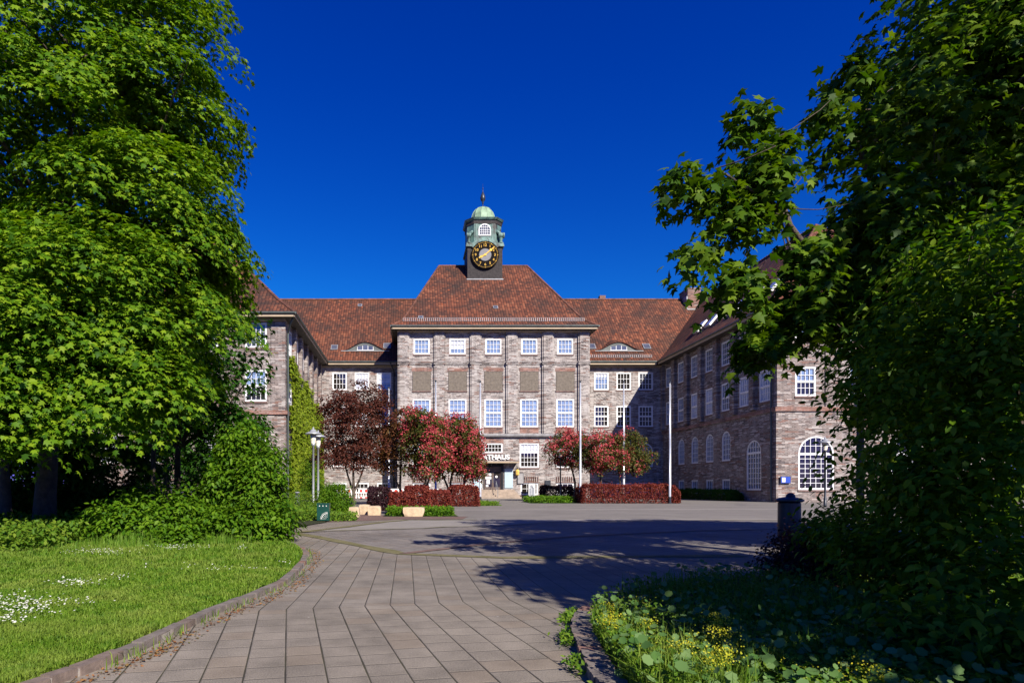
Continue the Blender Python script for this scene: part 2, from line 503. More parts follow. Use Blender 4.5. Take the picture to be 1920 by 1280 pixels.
M['barberry'] = leaf_mat("barberry_leaf", [(0.10, 0.016, 0.016), (0.19, 0.032, 0.025), (0.26, 0.065, 0.035)], 0.3)
M['purple'] = leaf_mat("purple_and_shaded_barberry_leaf", [(0.018, 0.008, 0.012), (0.035, 0.012, 0.018), (0.05, 0.02, 0.02)], 0.25)  # purple shrub's own colour; also barberry leaves with shade painted in
M['ivy'] = leaf_mat("ivy_leaf", [(0.10, 0.16, 0.006), (0.16, 0.22, 0.010), (0.22, 0.27, 0.02)], 0.3)
M['grass'] = leaf_mat("grass_blade", [(0.060, 0.140, 0.008), (0.120, 0.220, 0.014), (0.215, 0.310, 0.04)], 0.35, 0.55)
def drift(m):
    nt = m.node_tree; N = NT(nt); b = nt.nodes["Principled BSDF"]
    src = b.inputs["Base Color"].links[0].from_socket
    f = N.noise(N.pos(), 1.3, 4.0, 0.65); f2 = N.noise(N.pos(), 5.0, 3.0, 0.6)
    c = N.mix(N.range(f, 0.44, 0.64, 0.0, 0.6), src, (0.26, 0.31, 0.06))
    c = N.mix(N.range(f2, 0.52, 0.70, 0.0, 0.6), c, (0.040, 0.135, 0.010))
    nt.links.new(c, b.inputs["Base Color"])
drift(M['grass'])
M['tallgrass'] = leaf_mat("tall_grass_blade", [(0.075, 0.17, 0.012), (0.13, 0.24, 0.02), (0.20, 0.29, 0.05)], 0.35, 0.55)
M['nettle'] = leaf_mat("nettle_leaf", [(0.06, 0.14, 0.010), (0.10, 0.19, 0.015), (0.16, 0.23, 0.02)], 0.33)
M['alch'] = leaf_mat("lady_mantle_leaf", [(0.06, 0.14, 0.03), (0.10, 0.19, 0.05), (0.17, 0.26, 0.09)], 0.3)
M['yflower'] = leaf_mat("yellow_green_flower", [(0.30, 0.34, 0.02), (0.45, 0.45, 0.03), (0.58, 0.50, 0.03)], 0.3)
M['daisy'] = leaf_mat("daisy_petals", [(0.55, 0.55, 0.47), (0.66, 0.64, 0.56)], 0.1)
M['dryleaf'] = leaf_mat("dry_leaf", [(0.16, 0.07, 0.03), (0.28, 0.13, 0.05), (0.12, 0.12, 0.04)], 0.1)

M['soil'] = ground_mat("dark_bed_soil", (0.018, 0.022, 0.010), (0.05, 0.055, 0.022), 3.0)
M['turf'] = ground_mat("turf_soil", (0.022, 0.05, 0.010), (0.05, 0.10, 0.018), 2.0)
M['asphalt'] = ground_mat("worn_grey_plaza", (0.140, 0.127, 0.114), (0.212, 0.192, 0.173), 0.5, 40.0, 0.006)
M['concrete'] = ground_mat("pale_concrete_band", (0.20, 0.18, 0.162), (0.27, 0.245, 0.222), 0.7, 60.0, 0.004)
M['redpave'] = ground_mat("reddish_clinker_paving", (0.11, 0.07, 0.06), (0.19, 0.125, 0.105), 1.5, 8.0, 0.01)
M['moss'] = ground_mat("mossy_gutter", (0.09, 0.085, 0.03), (0.20, 0.175, 0.095), 2.0, 25.0, 0.01)
M['earth'] = ground_mat("far_ground", (0.10, 0.11, 0.05), (0.16, 0.15, 0.08), 0.05, 2.0, 0.02)
M['slab_a'] = slab_mat("grey_slab_path", 0.269, 0.255, (0.202, 0.174, 0.143))
M['slab_b'] = slab_mat("grey_slab_square", 0.263, 0.255, (0.190, 0.165, 0.138), 0.005)
M['slab_c'] = slab_mat("small_grey_setts", 0.30, 0.15, (0.175, 0.155, 0.14), 0.005, True, 0.4, 0.03)

# ================================================================== ground
def sheet(name, pts, z, mat, uvf=None, kind="structure"):
    mb = MB()
    P = [(x, y, z) for x, y in pts]
    mb.face(P, 0, [uvf(x, y) for x, y in pts] if uvf else None)
    o = mb.build(name, mat)
    meta(o, kind=kind)
    return o

sheet("ground", [(-1500, -600), (1500, -600), (1500, 2500), (-1500, 2500)], -0.012, M['earth'])
sheet("plaza", [(-14, -3), (60, -3), (60, 71), (-14, 71)], -0.004, M['asphalt'])

FOLD = [(-4.0, 5.55), (-1.25, 6.14), (-0.22, 6.39), (0.58, 6.545), (1.6, 6.76), (6.0, 7.7)]
p0 = (-0.22, 6.39)
dl = (-0.1994, 0.9799); pl = (0.9799, 0.1994)
def uv_low(x, y):
    a, b_ = x - p0[0], y - p0[1]
    return (a * pl[0] + b_ * pl[1] + 269 * 0.269, a * dl[0] + b_ * dl[1] + 50)
def uv_up(x, y):
    return (x - p0[0] + 0.007 * (y - p0[1]) + 263 * 0.263, y - p0[1] + 50)
sheet("slab_path", [(-6.0, 1.0), (6.0, 1.0)] + FOLD[::-1] + [(-6.0, 5.1)], 0.0, M['slab_a'], uv_low)
SQ = [(-6.0, 16.6), (-3.05, 16.25), (-2.46, 15.2), (-0.15, 11.2), (1.66, 10.6), (6.0, 10.9), (12.0, 11.6)]
sheet("slab_square", [(-6.0, 5.1)] + FOLD + [(12.0, 9.0)] + SQ[::-1], 0.0, M['slab_b'], uv_up)
rot = R(-28)
def uv_c(x, y):
    return (x * math.cos(rot) - y * math.sin(rot) + 60, x * math.sin(rot) + y * math.cos(rot) + 60)
BAND_IN = [(-3.0, 16.4), (-2.4, 16.9), (0.4, 18.0), (1.05, 18.6), (2.6, 19.0), (5.0, 21.0), (9.0, 22.3), (16.0, 22.6), (26.0, 22.6)]
sheet("sett_square", [(-3.0, 16.2), (-2.46, 15.2), (-0.15, 11.2), (1.66, 10.6), (6.0, 10.9), (12.0, 11.6), (26.0, 13.0), (26.0, 22.5)] + BAND_IN[1:-1][::-1], 0.0005, M['slab_c'], uv_c)
BAND_OUT = [(-3.1, 16.6), (-0.85, 21.4), (-0.15, 22.4), (3.0, 22.6), (8.0, 23.4), (16.0, 23.6), (26.0, 23.6)]
sheet("concrete_band", BAND_OUT + BAND_IN[::-1], 0.004, M['concrete'])
sheet("side_paving", [(-3.1, 16.62), (-0.87, 21.42), (-0.15, 22.45), (-0.3, 23.0), (-3.2, 20.9), (-6.5, 20.2), (-6.5, 16.7)], 0.002, M['slab_b'], lambda x, y: uv_c(x, y))
sheet("clinker_paving", [(-3.2, 20.95), (-0.3, 23.05), (2.0, 23.2), (2.4, 25.2), (-0.4, 25.4), (-2.2, 27.5), (-4.0, 30.5), (-5.0, 30.5), (-4.2, 25.0)], 0.006, M['redpave'])
def strip(name, pts, w, z, mat):
    mb = MB()
    L, Rr = [], []
    for i, p in enumerate(pts):
        a = Vector(pts[max(0, i - 1)]); c = Vector(pts[min(len(pts) - 1, i + 1)])
        d = (c - a).normalized(); n = Vector((-d.y, d.x))
        ww = w * (0.75 + 0.5 * random.Random(i * 7 + len(pts)).random())
        L.append(Vector(p) + n * ww); Rr.append(Vector(p) - n * ww)
    for i in range(len(pts) - 1):
        mb.face([(*L[i], z), (*Rr[i], z), (*Rr[i + 1], z), (*L[i + 1], z)])
    o = mb.build(name, mat); meta(o, kind="structure"); return o
def dens(pts, step=0.5):
    out = []
    for a, c in zip(pts[:-1], pts[1:]):
        n = max(1, int(math.dist(a, c) / step))
        for k in range(n):
            out.append((a[0] + (c[0] - a[0]) * k / n, a[1] + (c[1] - a[1]) * k / n))
    out.append(pts[-1]); return out
strip("moss_gutter", dens([(-3.3, 16.4), (-2.46, 15.2), (-1.2, 13.0), (-0.15, 11.2), (1.66, 10.6), (6.0, 10.9)]), 0.16, 0.0085, M['moss'])
strip("brick_gutter", dens([(-0.15, 11.2), (1.6, 13.1), (4.0, 15.0), (8.0, 17.0), (15.0, 18.6)]), 0.10, 0.0125, M['redpave'])
strip("moss_seam", dens([(-3.0, 16.5), (-2.0, 18.6), (-0.85, 21.4), (-0.1, 22.45), (2.5, 22.6)]), 0.13, 0.0165, M['moss'])
strip("band_seam", dens(BAND_IN), 0.06, 0.0205, M['moss'])
# wide strips in the forecourt far back
sheet("forecourt_strip", [(-0.5, 31.8), (30, 33.5), (30, 34.8), (-0.5, 33.0)], 0.001, M['concrete'])

# lawn and bed outlines (ground positions of their kerbs)
LAWN_EDGE = [(-3.3, 1.0), (-2.75, 2.6)] + [gp(*q) for q in ((100, 1280), (225, 1232), (300, 1198), (400, 1150), (480, 1118), (530, 1094), (560, 1067), (573, 1046), (566, 1032), (545, 1021))] + [(-3.1, 13.6), (-3.9, 14.4)]
BED_EDGE = [(1.0, 1.0), (1.12, 2.6)] + [gp(*q) for q in ((1113, 1280), (1088, 1225), (1074, 1190), (1080, 1160), (1108, 1139), (1160, 1118), (1222, 1103), (1300, 1093), (1463, 1083), (1620, 1076))] + [(10.5, 9.6)]
def smooth_line(pts, n=6):
    out = []
    for i in range(len(pts) - 1):
        p_1 = Vector(pts[max(0, i - 1)]); a = Vector(pts[i]); c = Vector(pts[i + 1]); p2 = Vector(pts[min(len(pts) - 1, i + 2)])
        for k in range(n):
            t = k / n
            q = 0.5 * ((2 * a) + (c - p_1) * t + (2 * p_1 - 5 * a + 4 * c - p2) * t * t + (3 * a - p_1 - 3 * c + p2) * t ** 3)
            out.append((q.x, q.y))
    out.append(pts[-1]); return out
LAWN_S, BED_S = smooth_line(LAWN_EDGE), smooth_line(BED_EDGE)
LAWN_POLY = LAWN_S + [(-14.0, 14.6), (-14.0, 1.0)]
BED_POLY = BED_S + [(12.0, 9.6), (12.0, 1.0)]
sheet("lawn_soil", LAWN_POLY, 0.05, M['turf'])
sheet("bed_soil", BED_POLY, 0.05, M['soil'])
sheet("shrubbery_soil", [(-3.1, 13.6), (-3.9, 14.4), (-3.6, 16.8), (-3.2, 19.8), (-2.9, 20.9), (-3.4, 22.5), (-4.4, 30.0), (-8.0, 49.5), (-40, 49.5), (-40, 13.0), (-14, 13.0)], 0.03, M['soil'])

def kerb(name, line, length, width, h, mats, seed):
    """a row of separate clinker bricks set along the line, each a real block"""
    rng = random.Random(seed)
    mb = MB()
    pts = [Vector(p) for p in line]
    acc = [0.0]
    for a, c in zip(pts[:-1], pts[1:]): acc.append(acc[-1] + (c - a).length)
    s = 0.0
    while s + length < acc[-1]:
        def at(q):
            for i in range(len(acc) - 1):
                if acc[i + 1] >= q:
                    return pts[i].lerp(pts[i + 1], (q - acc[i]) / max(1e-6, acc[i + 1] - acc[i]))
            return pts[-1]
        ln = length * rng.uniform(0.93, 1.05)
        a, c = at(s), at(s + ln * 0.91)
        d = (c - a); l = d.length / 2; d.normalize(); n = Vector((-d.y, d.x))
        d = (d + n * rng.uniform(-0.03, 0.03)).normalized(); n = Vector((-d.y, d.x))
        m = (a + c) / 2 + n * rng.uniform(-0.008, 0.008)
        hh = h * rng.uniform(0.9, 1.06)
        mi = rng.choice([0, 0, 0, 0, 1, 1, 1, 2])
        tz = rng.uniform(-0.015, 0.015)
        mb.obox((m.x, m.y, hh / 2 - 0.02), (d.x * l, d.y * l, tz * l), (n.x * width / 2, n.y * width / 2, 0), (0, 0, hh / 2 + 0.02), mi)
        s += ln
    for i in range(len(pts) - 1):
        a, c = pts[i], pts[i + 1]
        d = (c - a); l = d.length / 2 + .004; d.normalize(); n = Vector((-d.y, d.x)); m = (a + c) / 2
        mb.obox((m.x, m.y, h * .36), (d.x * l, d.y * l, 0), (n.x * width * .44, n.y * width * .44, 0), (0, 0, h * .46), 3)
    o = mb.build(name, mats)
    bv = o.modifiers.new("worn_edges", 'BEVEL'); bv.width = 0.005; bv.segments = 1
    meta(o, kind="structure"); return o
M['kb1'] = flat_mat("grey_brown_clinker", (0.15, 0.125, 0.11), 0.85, 0, 0.35, 9.0, 0.006)
M['kb2'] = flat_mat("brown_clinker", (0.155, 0.115, 0.095), 0.85, 0, 0.35, 9.0, 0.006)
M['kb3'] = flat_mat("red_clinker", (0.19, 0.10, 0.075), 0.85, 0, 0.3, 9.0, 0.006)
M['kmortar'] = flat_mat("pale_kerb_mortar", (0.26, 0.23, 0.20), 0.9, 0, 0.4, 9.0, 0.006)
kb = [M['kb1'], M['kb2'], M['kb3'], M['kmortar']]
kerb("lawn_kerb", [p for p in LAWN_S if p[1] > 1.6], 0.22, 0.10, 0.062, kb, 1)
kerb("bed_kerb", [(p[0] + 0.07, p[1] - 0.03) for p in BED_S if p[1] > 1.6], 0.105, 0.17, 0.066, kb, 2)

# ================================================================== town hall
HX, DC, DF = 9.08, 66.0, 70.0           # centre line, front of the centre block, front of the side ranges
WR, WL = 29.3, -10.5                     # inner walls of the two wings
YR, YL = 48.3, 50.6                      # fronts of the two wings
hall = thing("town_hall", "long brick town hall with red tiled roofs, clock tower and two wings around its forecourt", "town hall", (HX, DC, 0))

def wall(mb, o, ud, nr, W, z0, z1, ops, depth=0.2, mat=0):
    def P(u, z, off=0.0):
        return (o[0] + ud[0] * u - nr[0] * off, o[1] + ud[1] * u - nr[1] * off, z)
    flip = Vector((ud[0], ud[1], 0)).cross(Vector((0, 0, 1))).dot(Vector((nr[0], nr[1], 0))) < 0
    def F(pts): mb.face(pts[::-1] if flip else pts, mat)
    us = sorted({0.0, W} | {round(q[0], 4) for q in ops} | {round(q[1], 4) for q in ops})
    zs = sorted({z0, z1} | {round(q[2], 4) for q in ops} | {round(q[3], 4) for q in ops})
    for a, b_ in zip(us[:-1], us[1:]):
        for c, d in zip(zs[:-1], zs[1:]):
            um, zm = (a + b_) / 2, (c + d) / 2
            if any(q[0] < um < q[1] and q[2] < zm < q[3] for q in ops): continue
            F([P(a, c), P(b_, c), P(b_, d), P(a, d)])
    for q in ops:
        a, b_, c, d = q[:4]
        arch = len(q) > 4 and q[4]
        if not arch:
            F([P(a, c), P(a, d), P(a, d, depth), P(a, c, depth)][::-1])
            F([P(b_, c), P(b_, d), P(b_, d, depth), P(b_, c, depth)])
            F([P(a, d), P(b_, d), P(b_, d, depth), P(a, d, depth)][::-1])
            F([P(a, c), P(b_, c), P(b_, c, depth), P(a, c, depth)])
        else:
            r = (b_ - a) / 2; sp = d - r; um = (a + b_) / 2
            arc = [(um - r * math.cos(math.pi * k / 14), sp + r * math.sin(math.pi * k / 14)) for k in range(15)]
            for (u1, q1), (u2, q2) in zip(arc[:-1], arc[1:]):
                F([P(u1, q1), P(u2, q2), P(u2, d), P(u1, d)])
                F([P(u1, q1), P(u1, q1, depth), P(u2, q2, depth), P(u2, q2)])
            F([P(a, c), P(a, c, depth), P(a, sp, depth), P(a, sp)])
            F([P(b_, c), P(b_, sp), P(b_, sp, depth), P(b_, c, depth)])
            F([P(a, c), P(b_, c), P(b_, c, depth), P(a, c, depth)])

WCACHE = {}
def window_meshes(w, h, nx, nz, bar, arch, blind):
    """white frame with glazing bars, glass behind; local x across, z up, front towards -y"""
    key = (round(w, 2), round(h, 2), nx, nz, bar, arch, blind)
    if key in WCACHE: return WCACHE[key]
    fr = MB(); g = MB()
    b, t0, t1 = 0.15, -0.05, 0.07
    mw = 0.042
    r = w / 2
    sp = h - r if arch else h
    if not arch:
        fr.box(-r, -r + b, t0, t1, 0, h); fr.box(r - b, r, t0, t1, 0, h)
        fr.box(-r + b, r - b, t0, t1, h - b, h); fr.box(-r + b, r - b, t0, t1, 0, b)
        top_at = lambda x: h - b
    else:
        fr.box(-r, -r + b * .8, t0, t1, 0, sp); fr.box(r - b * .8, r, t0, t1, 0, sp)
        fr.box(-r + b * .8, r - b * .8, t0, t1, 0, b)
        ri = r - b * .8
        for k in range(14):
            a0, a1 = math.pi * k / 14, math.pi * (k + 1) / 14
            q = [(-math.cos(a0) * r, sp + math.sin(a0) * r), (-math.cos(a1) * r, sp + math.sin(a1) * r),
                 (-math.cos(a1) * ri, sp + math.sin(a1) * ri), (-math.cos(a0) * ri, sp + math.sin(a0) * ri)]
            fr.face([(x, t0, z) for x, z in q]); fr.face([(x, t1, z) for x, z in q][::-1])
            fr.face([(q[3][0], t0, q[3][1]), (q[2][0], t0, q[2][1]), (q[2][0], t1, q[2][1]), (q[3][0], t1, q[3][1])])
        top_at = lambda x: sp + math.sqrt(max(0.0, ri * ri - x * x))
    ix = w - 2 * b
    for k in range(1, nx):
        x = -r + b + ix * k / nx
        fr.box(x - mw / 2, x + mw / 2, -0.02, 0.05, b, top_at(x))
    zt = sp if arch else h - b
    for k in range(1, nz + (1 if arch else 0)):
        z = b + (zt - b) * k / nz
        if bar and abs(z - bar) < 0.12: continue
        fr.box(-r + b * .8, r - b * .8, -0.018, 0.048, z - mw / 2, z + mw / 2)
    if arch:
        for s_ in (0.45,):
            z = sp + r * s_
            xx = math.sqrt(max(0.01, (r - b) ** 2 - (z - sp) ** 2))
            fr.box(-xx, xx, -0.018, 0.048, z - mw / 2, z + mw / 2)
    if bar:
        fr.box(-r + b * .8, r - b * .8, -0.045, 0.065, bar - 0.09, bar + 0.09)
    y = 0.055
    if not arch:
        zb = b * .5 + (h - b) * (1 - blind)
        if blind < 1: g.face([(-r + .05, y, .05), (r - .05, y, .05), (r - .05, y, zb), (-r + .05, y, zb)], 0)
        if blind > 0: g.face([(-r + .05, y, zb), (r - .05, y, zb), (r - .05, y, h - .05), (-r + .05, y, h - .05)], 1)
    else:
        pts = [(-r + .03, .05), (r - .03, .05)] + [((r - .03) * math.cos(math.pi * k / 14), sp + (r - .03) * math.sin(math.pi * k / 14)) for k in range(15)]
        g.face([(x, y, z) for x, z in pts], 0)
    WCACHE[key] = (fr, g)
    return WCACHE[key]

MCACHE = {}
NWIN = [0]
def window(x, y, z, rz, w, h, nx, nz, glass, bar=None, arch=False, blind=0.0, blind_mat='g_white', label=None, name="window", sill=True):
    key = (round(w, 2), round(h, 2), nx, nz, bar, arch, blind, glass, blind_mat)
    if key not in MCACHE:
        fr, g = window_meshes(w, h, nx, nz, bar, arch, blind)
        MCACHE[key] = (fr.mesh("window_frame", M['white']), g.mesh("window_pane", [M[glass], M[blind_mat]]))
    a, c = MCACHE[key]
    o = put(bpy.data.objects.new(name, a), hall)
    o.location = (x - HX, y - DC, z); o.rotation_euler = (0, 0, rz)
    if label: o["label"] = label
    p = put(bpy.data.objects.new("pane", c), o)
    if sill:
        sk = ("sill", round(w, 2))
        if sk not in MCACHE:
            sb = MB(); sb.box(-w / 2 - .06, w / 2 + .06, -.14, -.055, -.14, -.003)
            MCACHE[sk] = sb.mesh("window_sill", M['sill'])
        put(bpy.data.objects.new("sill", MCACHE[sk]), o)
    return o

rngw = random.Random(5)
# ------------------------------------------------------------------ centre block
CX0, CX1 = -1.45, 19.61
PIL = [-1.41 + 3.942 * k for k in range(6)]           # left edges of the six pilasters
BAY = [1.20 + 3.93 * k for k in range(5)]             # centres of the five bays
Z1, Z2 = 6.95, 14.75                                   # ledge and cornice heights
cw = MB()
ops = []
for k, x in enumerate(BAY):
    u = x - CX0
    ops.append((u - .87, u + .87, 15.72, 17.42))
    ops.append((u - 1.02, u + 1.02, 11.65, 13.85))
    ops.append((u - .97, u + .97, 7.77, 10.83))
for k in (0, 1, 3, 4):
    u = BAY[k] - CX0
    ops.append((u - 1.05, u + 1.05, 3.33, 6.0))
    ops.append((u - 0.95, u + 0.95, 0.35, 1.70))
ud = BAY[2] - CX0
ops.append((ud - 1.0, ud + 1.0, 4.95, 6.0))
ops.append((ud - 1.1, ud + 1.1, 0.93, 3.75))
wall(cw, (CX0, DC), (1, 0), (0, -1), CX1 - CX0, 0, 18.5, ops, 0.22)
wall(cw, (CX0, DC + 4.2), (0, -1), (-1, 0), 4.2, 0, 18.5, [], 0.2)
wall(cw, (CX1, DC), (0, 1), (1, 0), 4.2, 0, 18.5, [], 0.2)
wall(cw, (CX1, 86.0), (-1, 0), (0, 1), CX1 - CX0, 0, 18.5, [], 0.2)
for x in PIL:
    for (a, c, d) in ((x, x + 1.26, 0.20), (x + 0.14, x + 1.12, 0.30)):
        cw.box(a, c, DC - d, DC + 0.05, Z1 + 0.12, Z2 - 0.16)
        cw.box(a, c, DC - d, DC + 0.05, Z2 + 0.16, 18.2)
    # brick lattice ornament between the top windows and plain flat panel edges below
    for q in range(4):
        for s_ in (-1, 1):
            cw.box(x + 0.63 + s_ * 0.16 - 0.05, x + 0.63 + s_ * 0.16 + 0.05, DC - 0.345, DC - 0.28, 16.2 + q * 0.34, 16.36 + q * 0.34)
    cw.box(x + 0.59, x + 0.67, DC - 0.345, DC - 0.28, 16.0, 17.5)
for x in BAY:
    cw.box(x - 1.05, x + 1.05, DC - 0.05, DC + 0.06, 17.86, 18.3)
cw.build("wall", M['brick_c'], hall, label="pale weathered brick front of the centre block")
# cornice (string course) that wraps around the pilasters, and the stone ledge
co = MB()
for zz, p in ((14.58, .07), (14.70, .12), (14.82, .17)):
    xs = CX0
    for k, x in enumerate(PIL):
        co.box(x - .02, x + 1.28, DC - 0.30 - p, DC - .005, zz, zz + 0.117)
        if k < 5:
            co.box(x + 1.285, PIL[k + 1] - .025, DC - p, DC - .005, zz, zz + 0.117)
co.build("string_course", M['brick_c'], hall)
lg = MB(); lg.box(CX0 - .1, CX1 + .1, DC - 0.42, DC - .003, Z1 - 0.13, Z1 + 0.06); lg.box(CX0 - .05, CX1 + .05, DC - 0.34, DC - .003, Z1 - 0.24, Z1 - 0.133)
lg.build("ledge", M['ledge'], hall)
# soldier courses over the openings
def soldier(x0, x1, z0, z1):
    sc = MB(); sc.box(x0, x1, DC - 0.025, DC - .002, z0, z1); sc.build("soldier_course", M['brick_red'], hall)
for x in BAY:
    soldier(x - 1.1, x + 1.1, 13.87, 14.25)
    soldier(x - 1.02, x + 1.02, 7.12, 7.60)
    soldier(x - 1.12, x + 1.12, 6.02, 6.45)
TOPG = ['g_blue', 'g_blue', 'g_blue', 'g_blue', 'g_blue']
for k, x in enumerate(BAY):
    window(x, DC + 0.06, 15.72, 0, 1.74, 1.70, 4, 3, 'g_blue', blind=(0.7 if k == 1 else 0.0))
    window(x, DC + 0.06, 7.77, 0, 1.94, 3.06, 4, 6, 'g_blue', bar=1.55, label=None)
for k in (0, 1, 3, 4):
    window(BAY[k], DC + 0.06, 3.33, 0, 2.10, 2.67, 5, 5, 'g_dark', bar=1.68, blind=0.38)
window(BAY[2], DC + 0.06, 4.95, 0, 2.0, 1.05, 5, 2, 'g_dark')
for k, x in enumerate(BAY):
    gr = MB()
    for q in range(24):
        u = x - 0.98 + 1.96 * (q + 0.5) / 24
        gr.box(u - 0.028, u + 0.028, DC - 0.02, DC + 0.03, 11.75, 13.83)
    for q in range(7):
        z = 11.78 + 2.02 * q / 6
        gr.box(x - 1.0, x + 1.0, DC + 0.031, DC + 0.07, z - 0.03, z + 0.03)
    gr.box(x - 1.0, x + 1.0, DC + 0.10, DC + 0.13, 11.7, 13.84, 0)
    gr.box(x - 1.06, x + 1.06, DC - 0.10, DC + 0.03, 11.60, 11.735, 1)
    gr.build("sun_screen", [M['grille'], M['sill']], hall)
for k in (0, 1, 3, 4):
    window(BAY[k], DC + 0.06, 0.35, 0, 1.9, 1.35, 3, 2, 'g_dark')
    sp = MB()
    for q in range(9):
        u = BAY[k] - 0.95 + 1.9 * q / 8
        sp.tube([(u, DC - 0.06, 1.72), (u, DC - 0.10, 2.30), (u, DC - 0.10, 2.42)], [0.03, 0.045, 0.004], 6)
    sp.box(BAY[k] - 1.0, BAY[k] + 1.0, DC - 0.12, DC - 0.05, 1.70, 1.76)
    sp.build("spike_rail", M['kb3'], hall)
# entrance
dr = MB()
dr.box(BAY[2] - 1.1, BAY[2] - 0.98, DC - 0.02, DC + 0.20, 0.93, 3.75, 0)
dr.box(BAY[2] + 0.85, BAY[2] + 1.1, DC - 0.12, DC + 0.20, 0.93, 3.75, 0)
dr.box(BAY[2] - 0.98, BAY[2] + 0.85, DC - 0.02, DC + 0.20, 3.45, 3.75, 0)
dr.build("door_frame", M['black'], hall)
for s_ in (-1, 1):
    d = MB()
    cxd = BAY[2] - 0.065 + s_ * 0.46
    w2 = 0.45
    d.box(cxd - w2, cxd - w2 + .10, DC + 0.05, DC + 0.12, 0.95, 3.0)
    d.box(cxd + w2 - .10, cxd + w2, DC + 0.05, DC + 0.12, 0.95, 3.0)
    d.box(cxd - w2 + .10, cxd + w2 - .10, DC + 0.05, DC + 0.12, 0.95, 1.2)
    d.box(cxd - w2 + .10, cxd + w2 - .10, DC + 0.05, DC + 0.12, 2.88, 3.0)
    d.box(cxd - w2, cxd + w2, DC + 0.05, DC + 0.12, 3.02, 3.44)
    o = d.build("door", flat_mat("brown_door_wood", (0.11, 0.075, 0.06), 0.6), hall)
    g = MB(); g.box(cxd - w2 + .10, cxd + w2 - .10, DC + 0.08, DC + 0.10, 1.2, 2.88); g.build("door_pane", M['g_dark'], o)
    pp = MB()
    if s_ < 0:
        for (a, c, e, f) in ((-.30, -.05, 2.45, 2.75), (.02, .30, 2.45, 2.75), (-.22, .15, 1.55, 2.0), (-.28, -.02, 1.24, 1.45)):
            pp.box(cxd + a, cxd + c, DC + 0.07, DC + 0.078, e, f)
        pp.box(cxd - .33, cxd + .30, DC + 0.07, DC + 0.078, 2.08, 2.36)
    else:
        pp.tube([(cxd - .05, DC + 0.078, 2.35), (cxd - .05, DC + 0.068, 2.35)], [.13, .13], 16)
    pp.build("paper_notice", M['wplastic'], o)
    h_ = MB(); h_.tube([(cxd - s_ * .36, DC + 0.0, 1.7), (cxd - s_ * .36, DC + 0.0, 2.3)], [.02, .02], 6); h_.build("handle", M['zinc'], o)
pn = MB(); pn.box(BAY[2] + 1.22, BAY[2] + 2.12, DC - 0.10, DC - 0.03, 1.1, 3.2)
pn.build("notice_panel", M['panel'], hall)
pn = MB(); pn.box(BAY[2] - 2.15, BAY[2] - 1.25, DC - 0.10, DC - 0.03, 1.1, 3.2)
pn.build("notice_panel", M['panel'], hall)
cn = MB()
cn.box(BAY[2] - 1.9, BAY[2] + 2.6, DC - 1.3, DC - .01, 3.86, 3.93)
cn.box(BAY[2] - 1.9, BAY[2] + 2.6, DC - 1.34, DC - 1.303, 3.80, 3.95, 1)
for q in (-1.6, -0.3, 1.0, 2.2):
    cn.obox((BAY[2] + q, DC - 0.55, 3.62), (0.03, 0, 0), (0, 0.5, -0.22), (0, 0.02, 0.035), 2)
cn.build("canopy", [M['slate'], M['cream'], M['black']], hall)
stp = MB()
for q in range(5):
    stp.box(BAY[2] - 2.3 - .12 * q, BAY[2] + 2.2 + .12 * q, DC - 0.9 - 0.34 * q, DC - .011 if q == 0 else DC - 0.9 - 0.34 * (q - 1) - 0.002, 0, 0.93 - 0.186 * q)
stp.build("steps", M['stone'], hall)
rl = MB()
for x in (BAY[2] + 0.15,):
    for yy, zz in ((DC - 1.0, 0.9), (DC - 2.3, 0.2)):
        rl.tube([(x, yy, zz), (x, yy, zz + 0.95)], [.03, .03], 8)
    rl.tube([(x, DC - 0.7, 1.85), (x, DC - 1.0, 1.85), (x, DC - 2.3, 1.15), (x, DC - 2.5, 1.10)], [.03] * 4, 8)
rl.build("handrail", M['zinc'], hall)

# ------------------------------------------------------------------ side ranges
def range_front(xa, xb, wins_hi, glass, arches, mat_label):
    w = MB(); ops = []
    for x in wins_hi:
        u = x - xa
        ops += [(u - .84, u + .84, 12.45, 14.5), (u - .84, u + .84, 8.2, 10.62)]
        ops.append((u - .82, u + .82, 3.55, 6.25, True))
        ops.append((u - .80, u + .80, 0.5, 1.7))
    wall(w, (xa, DF), (1, 0), (0, -1), xb - xa, 0, 15.3, ops, 0.2)
    w.build("wall", M['brick_c'], hall, label=mat_label)
    for k, x in enumerate(wins_hi):
        g = glass[k]
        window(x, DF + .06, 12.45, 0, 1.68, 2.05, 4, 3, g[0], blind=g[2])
        window(x, DF + .06, 8.2, 0, 1.68, 2.42, 4, 4, g[1], bar=1.22)
        window(x, DF + .06, 3.55, 0, 1.64, 2.7, 4, 4, 'g_mid', arch=True)
        window(x, DF + .06, 0.5, 0, 1.6, 1.2, 3, 2, 'g_dark')
    # raised zigzag brick panels between the storeys, string course, soldier course
    z = MB()
    for x in wins_hi:
        for r_ in range(7):
            for q in range(8):
                if (q + r_) % 2 == 0: z.box(x - .8 + q * .2, x - .62 + q * .2, DF - .035, DF - .002, 10.85 + r_ * .2, 10.99 + r_ * .2)
    z.build("brick_pattern", M['brick_c'], hall)
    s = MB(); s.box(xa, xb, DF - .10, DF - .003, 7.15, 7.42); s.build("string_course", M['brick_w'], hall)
    return
SR = [22.15, 24.75, 27.3]
SL = [-3.1, -5.65, -8.25]
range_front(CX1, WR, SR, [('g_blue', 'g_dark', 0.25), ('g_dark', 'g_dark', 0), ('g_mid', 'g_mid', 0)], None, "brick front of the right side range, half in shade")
range_front(WL, CX0, SL[::-1], [('g_dark', 'g_dark', 0), ('g_white', 'g_white', 0.5), ('g_blue', 'g_blue', 0.6)], None, "brick front of the left side range")

